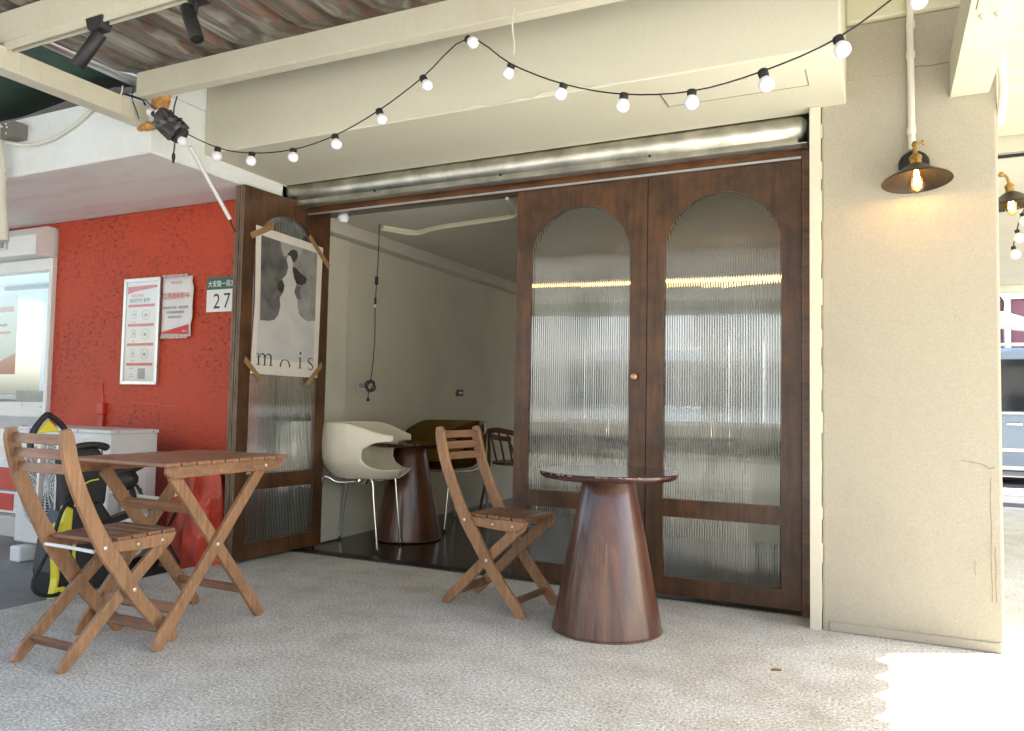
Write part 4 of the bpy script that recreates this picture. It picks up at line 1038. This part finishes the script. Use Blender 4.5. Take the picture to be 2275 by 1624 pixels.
for s in (-1, 1):
    g = G(); w_ = g.tube([(ox + (.125 if s > 0 else -.06), oy - .11 + .02 * s, .03), (ox + (.175 if s > 0 else -.02), oy - .11 + .02 * s, .03)], .078, 24); wh = g.out('wheel', M['rubber'], pw, bevel=.008)
    G().tube([(ox + (.176 if s > 0 else -.019), oy - .11 + .02 * s, .03), (ox + (.18 if s > 0 else -.015), oy - .11 + .02 * s, .03)], .035, 16).out('hub', M['alu'], wh)
for x in (ox - .17, ox - .09, ox + .05):
    G().box(x, x + .024, oy + .03, oy + .045, .40, .76 if x < ox else .62).out('handle_post', M['alu'], pw, bevel=.003)
G().tube(arcpts([(ox - .21, oy + .03, .72), (ox - .205, oy + .03, .80), (ox - .155, oy + .03, .885), (ox - .13, oy + .03, .888), (ox - .065, oy + .03, .82), (ox - .06, oy + .03, .72)], 5), .014, 12).out('handle', M['black'], pw, smooth=True)
G().prism([(ox - .19, oy + .015, .80), (ox - .143, oy + .015, .868), (ox - .09, oy + .015, .81)], (0, .02, 0)).out('handle_insert', M['yellow'], pw, bevel=.004)
g = G()
g.tube(arcpts([(ox - .12, oy - .02, .66), (ox - .07, oy - .04, .715), (ox + .0, oy - .05, .735), (ox + .07, oy - .05, .73), (ox + .10, oy - .05, .715)], 5), [.019] * 20 + [.015], 12); g.ball((ox - .09, oy - .03, .62), .045, 14)
g.out('spray_gun', M['black'], pw, smooth=True)
g = G(); g.tube(arcpts([(ox + .03, oy - .05, .56), (ox + .14, oy - .06, .58), (ox + .22, oy - .06, .60), (ox + .30, oy - .06, .64)], 4), .028, 12); g.ball((ox + .30, oy - .06, .645), .034, 12); g.ball((ox + .19, oy - .06, .54), .06, 14)
g.out('trigger_grip', M['black'], pw, smooth=True)
g = G()
g.prism([(ox - .13, oy - .08, .72), (ox - .10, oy - .08, .40), (ox - .02, oy - .08, .36), (ox + .09, oy - .08, .42), (ox + .10, oy - .08, .60), (ox + .05, oy - .08, .72)], (0, .08, 0)); g.out('accessory_bag', M['black'], pw, bevel=.02)
for k, (z, dx) in enumerate(((.55, -.02),)):
    G().tube(arcpts([(ox + dx - .05, oy - .10, z - .12), (ox + dx - .04, oy - .11, z - .04), (ox + dx, oy - .11, z), (ox + dx + .05, oy - .11, z + .01)], 4), .004, 8).out('yellow_trim', M['yellow'], pw, smooth=True)
G().tube(arcpts([(ox - .06, oy - .10, .50), (ox - .14, oy - .13, .42), (ox - .20, oy - .16, .25), (ox - .27, oy - .18, .11), (ox - .26, oy - .19, .05), (ox - .20, oy - .18, .02), (ox - .12, oy - .12, .01)], 6), .009, 10).out('hose', M['rubber'], pw, smooth=True)
G().box(ox - .15, ox - .115, oy - .14, oy - .126, .01, .04).out('hose_clip', M['yellow'], pw, bevel=.003)
for k in range(3):
    G().tube(arcpts([(ox + .19, oy - .03, .60), (ox + .235 + .01 * k, oy - .04, .45), (ox + .22 + .015 * k, oy - .05, .28), (ox + .16, oy - .05, .22 + .02 * k)], 5), .007, 8).out('cable', M['rubber'], pw, smooth=True)
br = G(); br.prism([(ox + .05, oy - .13, .30), (ox + .22, oy - .15, .36), (ox + .22, oy - .12, .385), (ox + .05, oy - .10, .33)], (0, .05, 0)); br = br.out('brush', M['black'], pw, bevel=.004)
g = G(); random.seed(9)
for k in range(26):
    u = k / 25; px_ = ox + .06 + .16 * u; pz = .30 + .06 * u
    g.tube([(px_, oy - .135, pz), (px_ + .02, oy - .16, pz - .05)], .0035, 5)
g.out('bristles', M['white'], br)

pw.rotation_euler = (0, 0, rad(86)); pw.scale = (1.12, 1, .97)
# tarpaulin bundle, folded stool frame, rubber mat
random.seed(8)
g = G(); NX, NZ = 26, 20; vs = []
for j in range(NZ + 1):
    row = []
    for i in range(NX + 1):
        u = i / NX; v = j / NZ; th = 2 * PI * u
        r = (.26 - .14 * v ** 1.3) * (1 + .16 * math.sin(5 * th + 3 * v) + .08 * math.sin(11 * th - 5 * v))
        row.append(g.bm.verts.new((-3.665 + r * math.cos(th) * .85, 3.36 + r * math.sin(th) * .62, -.045 + .66 * v + .015 * math.sin(9 * th))))
    vs.append(row)
for j in range(NZ):
    for i in range(NX): g._f([vs[j][i], vs[j][i + 1], vs[j + 1][i + 1], vs[j + 1][i]])
tag(g.out('tarpaulin_bundle', M['tarp_red'], smooth=True), 'gathered orange red tarpaulin bundle hanging behind the slatted table', 'tarpaulin')
sf = T('folding_stool_frame', 'thin dark metal folding frame standing behind the slatted table', 'frame', (-3.75, 3.05, -.05))
for y in (2.98, 3.16):
    G().tube([(-3.95, y, .42), (-3.42, y, .02)] if y < 3 else [(-3.98, y, .44), (-3.60, y, .02)], .009, 8).out('leg', M['black_metal'], sf, smooth=True)
    G().tube([(-3.58, y, .41), (-3.86, y, -.03)], .009, 8).out('leg', M['black_metal'], sf, smooth=True)
G().tube([(-3.96, 2.97, .42), (-3.56, 2.97, .41), (-3.56, 3.17, .43)], .010, 8).out('top_bar', M['pvc'], sf, smooth=True)
g = G(); N = 12; vs = [[g.bm.verts.new((-4.05 + .48 * i / N + .01 * math.sin(j * 2), 2.60 + .72 * j / N, -.044 + .022 * abs(math.sin(i * 1.1 + j * .7)) + (.02 if i == 0 or j == N else 0))) for i in range(N + 1)] for j in range(N + 1)]
for j in range(N):
    for i in range(N): g._f([vs[j][i], vs[j][i + 1], vs[j + 1][i + 1], vs[j + 1][i]])
tag(g.out('black_sheet', M['rubber'], smooth=True, solid=.004), 'crumpled black rubber sheet on the ground under the tarpaulin', 'sheet')

# ================================================================== SMALL FIXTURES
jb = T('wrapped_junction_box', 'black plastic wrapped junction box hanging at the white beam corner', 'junction box', (-3.30, 2.66, 2.33))
Rj = Matrix.Rotation(rad(38), 4, Vector((0, 1, 0)))
g = G(); g.box(-.085, .085, -.035, .035, -.05, .05); bmesh.ops.subdivide_edges(g.bm, edges=g.bm.edges, cuts=4, use_grid_fill=True)
for v in g.bm.verts: v.co += Vector((random.uniform(-.006, .006), random.uniform(-.006, .006), random.uniform(-.007, .007)))
bmesh.ops.transform(g.bm, matrix=Matrix.Translation((-3.225, 2.665, 2.335)) @ Rj, verts=g.bm.verts)
g.out('wrapped_box', plain('crinkled_black_film', (.045, .045, .045), .25, var=.5, vs=25, bs=.8, bscale=50), jb, bevel=.002)
for p in ([(-3.20, 2.66, 2.38), (-3.16, 2.63, 2.41), (-3.13, 2.62, 2.455)], [(-3.17, 2.66, 2.35), (-3.12, 2.63, 2.345), (-3.09, 2.62, 2.335)], [(-3.18, 2.66, 2.27), (-3.182, 2.66, 2.22), (-3.186, 2.66, 2.185)]):
    G().tube(p, .0035, 6).out('cable_end', M['rubber'], jb)
G().lathe([(.004, 0), (.009, .012), (.009, .03), (.006, .04), (.006, .052), (0, .053)], (-3.186, 2.66, 2.19), (0, 0, -1), 10).out('plug', M['rubber'], jb, smooth=True)
G().lathe([(0, 0), (.016, .002), (.018, .03), (.010, .05), (.012, .075), (0, .076)], (-3.31, 2.655, 2.42), (.45, 0, -.9), 12).out('lamp_connector', M['white'], jb, smooth=True)
for nm, c, r, sq, lb_ in (('foam_patch', (-3.33, 2.69, 2.50), .062, (1, .4, 1.15), 'rusty orange expanding foam lump under the canopy beam end'), ('foam_patch', (-3.435, 2.706, 2.375), .058, (1.3, .35, .35), 'low orange foam smear where the steel beam meets the white beam')):
    g = G(); g.ball(c, r, 24, sq)
    for v in g.bm.verts:
        d = v.co - Vector(c); v.co += d * random.uniform(-.22, .3)
    tag(g.out(nm, M['foam'], smooth=True), lb_, 'foam')
tag(G().tube([(-3.418, 2.96, 2.345), (-3.418, 3.262, 2.012)], .0115, 10).out('white_conduit', M['white'], smooth=True), 'straight white tube slanting down below the junction box', 'tube')
tag(G().tube(arcpts([(-3.418, 3.262, 2.012), (-3.425, 3.29, 1.975), (-3.43, 3.32, 1.95)], 4), .004, 6).out('thin_black_wire', M['rubber']), 'short black wire leaving the slanting white tube', 'wire')
tag(G().tube(arcpts([(-3.475, 2.64, 2.565), (-3.46, 2.62, 2.50), (-3.43, 2.62, 2.44), (-3.425, 2.64, 2.39)], 4), .003, 6).out('loose_wire', M['rubber']), 'thin loose black wire drooping beside the left canopy beam', 'wire')
vp = T('drain_pipe', 'white vertical drain pipe with couplings in front of the left beam', 'pipe', (-4.6, 2.66, 1.84))
G().tube([(-4.66, 2.66, 2.53), (-4.545, 2.66, 1.845)], .027, 16).out('pipe', M['pvc'], vp, smooth=True)
for z in (2.215, 2.265): 
    xx = -4.545 - .115 * (z - 1.845) / .685; G().tube([(xx, 2.66, z - .018), (xx - .006, 2.66, z + .018)], .034, 16).out('coupling', M['pvc'], vp, smooth=True)
bx = T('electrical_box', 'open rusty electrical box on the white beam beside the drain pipe', 'electrical box', (-4.58, 2.69, 2.5))
G().box(-4.60, -4.47, 2.64, 2.718, 2.445, 2.535).out('casing', M['grey_wall'], bx, bevel=.003)
g = G()
for p in ((-4.585, 2.515), (-4.545, 2.525), (-4.535, 2.505), (-4.54, 2.47)): g.ball((p[0], 2.637, p[1]), .006, 8)
g.out('screw', M['zinc'], bx)
tag(G().tube(arcpts([(-4.56, 2.66, 2.425), (-4.40, 2.69, 2.40), (-4.2, 2.70, 2.415), (-4.0, 2.705, 2.48), (-3.86, 2.705, 2.55)], 5), .010, 8).out('grey_cable', M['pvc'], smooth=True), 'grey cable swagging across the white beam face', 'cable')
g = G()
for k in range(2):
    y = (2.545, 1.99)[k]
    tag(G().tube([(-3.448, y, 2.482), (-3.44, y + .002, 2.50), (-3.435, y, 2.53)], .0035, 6).out('cable_tie', M['pvc']), ('pale cable tie stub on the left beam near its wall end', 'pale cable tie stub on the left beam near the light track')[k], 'cable tie')
tag(G().tube([(-3.43, 2.555, 2.49), (-3.43, 2.66, 2.50), (-3.41, 2.66, 2.47)], .006, 6).out('beam_cable', M['rubber']), 'dark cable resting on the end of the left beam', 'cable')

# interior fittings
def socket_plate(y0, y1, z0, z1, label, dark):
    t = T('wall_socket', label, 'socket', (-3.455, (y0 + y1) / 2, (z0 + z1) / 2), 0, 'wall sockets on the left interior wall')
    G().box(-3.4595, -3.448, y0, y1, z0, z1).out('plate', M['alu'] if not dark else M['black'], t, bevel=.002)
    G().box(-3.4478, -3.444, y0 + .025, y1 - .025, z0 + .018, z1 - .018).out('insert', M['ink_grey'] if not dark else M['white'], t, bevel=.001)
socket_plate(4.55, 4.69, 1.043, 1.115, 'grey double wall socket behind the coiled pendant cord', False)
socket_plate(6.03, 6.14, 1.03, 1.085, 'small dark wall socket further along the interior wall', True)
pc = T('pendant_cord', 'black cord hanging from the ceiling with coiled plug end', 'cord', (-3.15, 4.36, 2.2))
G().tube(arcpts([(-3.150, 4.36, 2.205), (-3.152, 4.36, 1.95), (-3.160, 4.36, 1.80), (-3.166, 4.36, 1.6), (-3.162, 4.36, 1.4), (-3.175, 4.36, 1.2), (-3.19, 4.36, 1.10)], 5), .0035, 6).out('cord', M['rubber'], pc, smooth=True)
G().box(-3.170, -3.150, 4.35, 4.37, 1.775, 1.835).out('inline_switch', M['black'], pc, bevel=.004)
G().tube([(-3.166, 4.36, 1.64), (-3.166, 4.36, 1.685)], .008, 10).out('cord_connector', M['rubber'], pc, smooth=True)
G().tube([(-3.166, 4.36, 1.617), (-3.166, 4.36, 1.639)], .0075, 10).out('connector_collar', M['white'], pc, smooth=True)
pts = []
for k in range(90):
    a = k * .42; r = .034 + .010 * math.sin(k * .9); pts.append((-3.19 + r * math.cos(a), 4.36 + .01 * math.sin(k * .33), 1.07 + r * math.sin(a)))
G().tube(pts, .003, 5).out('cord_coil', M['rubber'], pc, smooth=True)
G().tube([(-3.20, 4.36, 1.05), (-3.205, 4.36, 1.0), (-3.205, 4.36, .985)], .003, 6).out('plug_wire', M['rubber'], pc)
G().lathe([(.005, 0), (.011, .01), (.011, .025), (0, .026)], (-3.205, 4.36, .99), (0, 0, -1), 10).out('plug', M['rubber'], pc, smooth=True)
tr = T('ceiling_trunking', 'cream conduit and trunking bent across the interior ceiling', 'trunking', (-2.7, 4.5, 2.2))
tpts = [(-3.15, 4.40, 2.19), (-3.015, 4.625, 2.19), (-2.75, 4.53, 2.19), (-2.17, 4.46, 2.19)]
for a, b in zip(tpts, tpts[1:]): G().bar(a, b, .022, .022).out('trunk_segment', M['cream'], tr)
G().tube(arcpts([(-3.15, 4.38, 2.172), (-3.015, 4.60, 2.172), (-2.75, 4.505, 2.172), (-2.24, 4.43, 2.172), (-2.10, 4.38, 2.175), (-2.02, 4.2, 2.175), (-1.98, 4.0, 2.175)], 5), .011, 8).out('conduit', M['cream'], tr, smooth=True)
tag(G().lathe([(.012, 0), (.022, .01), (.036, .03), (.038, .045), (.025, .07), (0, .076)], (-3.17, 3.99, 2.204), (0, 0, -1), 24).out('ceiling_bulb', M['bulb'], smooth=True), 'white bulb on the interior ceiling just inside the door header', 'bulb')
ll = T('linear_lamp', 'warm glowing tube lamp hanging indoors behind the ribbed glass', 'lamp', (-.9, 6.0, 2.0))
G().tube([(-2.05, 6.0, 1.955), (.22, 6.0, 1.955)], .011, 10).out('tube', M['warm'], ll, smooth=True)
G().box(-2.06, .23, 5.985, 6.015, 1.973, 1.99).out('lamp_bar', M['white'], ll)
for x in (-1.8, 0): G().tube([(x, 6, 1.99), (x, 6, 2.205)], .003, 6).out('hanger', M['black_metal'], ll)
# objects dimly seen through the closed panes
sf_ = T('indoor_sideboard', 'pale sideboard with green tray indoors behind the right closed door', 'sideboard', (-.5, 5.2, 0))
G().box(-1.15, .1, 5.0, 5.4, .12, .62).out('carcass', M['cream'], sf_, bevel=.006)
G().box(-1.17, .12, 4.98, 5.42, .621, .645).out('top', M['inner'], sf_, bevel=.004)
for x in (-1.1, .05):
    for y in (5.03, 5.37): G().box(x - .02, x + .02, y - .02, y + .02, -.008, .119).out('leg', M['wood_int'], sf_)
tag(G().box(-.55, -.05, 5.05, 5.35, .646, .675).out('green_tray', plain('mint_tray', (.12, .45, .30), .4), bevel=.008), 'mint green tray on the pale indoor sideboard', 'tray')
lv = G(); lv.lathe([(0, 0), (.011, .0), (.013, .003), (.008, .005), (0, .005)], (0, 0, 0), n=7)
o = lv.out('dead_leaf', plain('dry_leaf', (.26, .12, .05), .7), local=True); o.location = (-.35, 3.02, .001); o.rotation_euler = (0, 0, .4); o.scale = (1.6, .8, 1)
_leaf = tag(o, 'tiny dry brown leaf on the floor right of the cone table', 'leaf')

# ================================================================== BEYOND THE PILLAR
vn = T('parked_van', 'pale blue white van parked beyond the passage, mostly behind the pillar', 'van', (1.8, 13.6, -.044))
pf = [(-1.2, .14), (4.2, .14), (4.25, .75), (4.0, 1.05), (3.2, 1.15), (2.7, 1.83), (2.5, 1.90), (-1.0, 1.93), (-1.25, 1.8), (-1.3, .9)]
G().prism([(x, 12.95, z) for x, z in pf], (0, 1.75, 0)).out('body', M['car'], vn, bevel=.05)
for (x0, x1) in ((-1.1, .2), (.28, 1.35), (1.42, 2.6)):
    w = G().prism([(x0, 12.938, 1.0), (x1 + (.35 if x1 > 2 else 0), 12.938, 1.0), (x1, 12.945, 1.74), (x0, 12.945, 1.74)], (0, -.004, 0)).out('window', M['carglass'], vn)
    G().box(x0, x1, 12.925, 12.937, .955, .985).out('window_trim', M['chrome'], w)
G().box(-1.25, 4.1, 12.93, 12.949, .42, .47).out('side_moulding', M['white'], vn, bevel=.005)
G().box(-1.2, 4.0, 12.93, 12.949, .16, .22).out('sill', M['white'], vn, bevel=.005)
G().box(1.62, 1.82, 12.92, 12.949, .80, .83).out('door_handle', M['chrome'], vn, bevel=.006)
G().box(-1.1, 2.5, 13.0, 13.06, 1.935, 1.98).out('roof_rail', M['alu'], vn, bevel=.005)
for x in (-.6, 3.3):
    w = G().tube([(x, 12.93, .29), (x, 13.15, .29)], .33, 28).out('wheel', M['rubber'], vn, bevel=.02)
    G().tube([(x, 12.92, .29), (x, 12.929, .29)], .2, 20).out('rim', M['alu'], w)
pk = T('pink_wall', 'faded pink wall with downpipe across the road behind the van', 'wall', (2, 16.2, 0))
G().box(.7, 14, 16.2, 16.5, -.05, 3.0).out('panel', M['pinkwall'], pk)
G().box(.7, 14, 16.1, 16.5, 3.01, 3.35).out('coping', M['white'], pk)
g = G()
for k in range(40): g.box(.75 + k * .33, .80 + k * .33, 16.16, 16.199, 0, 3.0)
o_ = g.out('ribs', M['pinkwall'], pk); tag(o_, kind='stuff')
G().tube([(2.05, 16.1, 0), (2.05, 16.1, 3.0)], .07, 12).out('downpipe', M['alu'], pk, smooth=True)
tag(G().box(-14, .69, 15.6, 16.5, -.05, 4.2).out('boundary_wall', M['facade']), 'pale boundary wall across the road seen dimly through the ribbed panes', 'wall')
fl = T('flood_lamp', 'white flared lamp shade hanging over the van roof', 'lamp', (1.75, 12.4, 2.3))
G().prism([(1.40, 12.2, 2.16), (1.40, 12.2, 2.36), (1.55, 12.2, 2.34), (1.80, 12.2, 2.24), (1.94, 12.2, 2.21), (1.94, 12.2, 2.13), (1.80, 12.2, 2.10)], (0, .35, 0)).out('shade', M['white'], fl, bevel=.02)
G().tube(arcpts([(1.52, 12.35, 2.34), (1.53, 12.35, 2.5), (1.45, 12.35, 2.62)], 4), .012, 8).out('hook', M['black_metal'], fl)
G().tube([(1.45, 12.35, 2.6), (1.45, 12.35, 3.6)], .01, 6).out('hanger', M['black_metal'], fl)
mb = T('metal_bracket', 'grey camera bracket under the far white beam', 'bracket', (1.7, 12.0, 2.9))
G().box(1.62, 1.78, 11.9, 12.1, 2.72, 2.84).out('casing', M['alu'], mb, bevel=.01)
G().box(1.64, 1.75, 11.88, 11.899, 2.74, 2.81).out('lens_panel', M['black'], mb)
G().tube([(1.7, 12, 2.84), (1.7, 12, 3.6)], .015, 8).out('stem', M['alu'], mb)
random.seed(31)
g = G()
for k in range(2600):
    c = Vector((random.uniform(-7, 16), random.uniform(17.5, 19.5), random.uniform(2.2, 6.2))); q = random.uniform(.10, .24)
    a = Vector((random.uniform(-1, 1), random.uniform(-1, 1), random.uniform(-1, 1))).normalized(); b = a.orthogonal().normalized()
    g.poly([c + a * q, c + b * q * .5, c - a * q, c - b * q * .5])
tag(g.out('hedge', M['foliage']), 'tall leafy hedge behind the pink wall', 'hedge', kind='stuff')

# the street behind the camera, seen only in reflections
ob = T('opposite_building', 'pale building with window rows across the street behind the camera', 'building', (0, -18, 0))
G().box(-30, 30, -24, -18, -.05, 9).out('wall', M['facade'], ob)
for r_ in range(3):
    for k in range(12):
        x = -28 + k * 4.8; w = G().box(x, x + 2.6, -17.99, -17.95, .9 + r_ * 3, 2.5 + r_ * 3).out('window', M['carglass'], ob)
pc_ = T('parked_car', 'white hatchback parked across the street behind the camera', 'car', (-4, -10, -.04))
G().prism([(x - 5, -11, z) for x, z in [(-2, .2), (2.1, .2), (2.15, .7), (1.3, .85), (.7, 1.4), (-1.2, 1.45), (-2.0, .95)]], (0, 1.7, 0)).out('body', M['car'], pc_, bevel=.06)
G().prism([(x - 5, -9.29, z) for x, z in [(1.15, .88), (.62, 1.33), (-1.1, 1.36), (-1.7, .95)]], (0, .01, 0)).out('window', M['carglass'], pc_)
for x in (-6.3, -3.7): G().tube([(x, -9.4, .28), (x, -9.25, .28)], .32, 24).out('wheel', M['rubber'], pc_)

# a shallow saw-cut joint and some grime where the terrace meets the wall
tf = bpy.data.objects['terrace_floor']
g = G(); g.box(-3.4, -.24, 3.835, 3.842, .0005, .0015)
structure(g, 'floor_joint', M['grey_wall'])
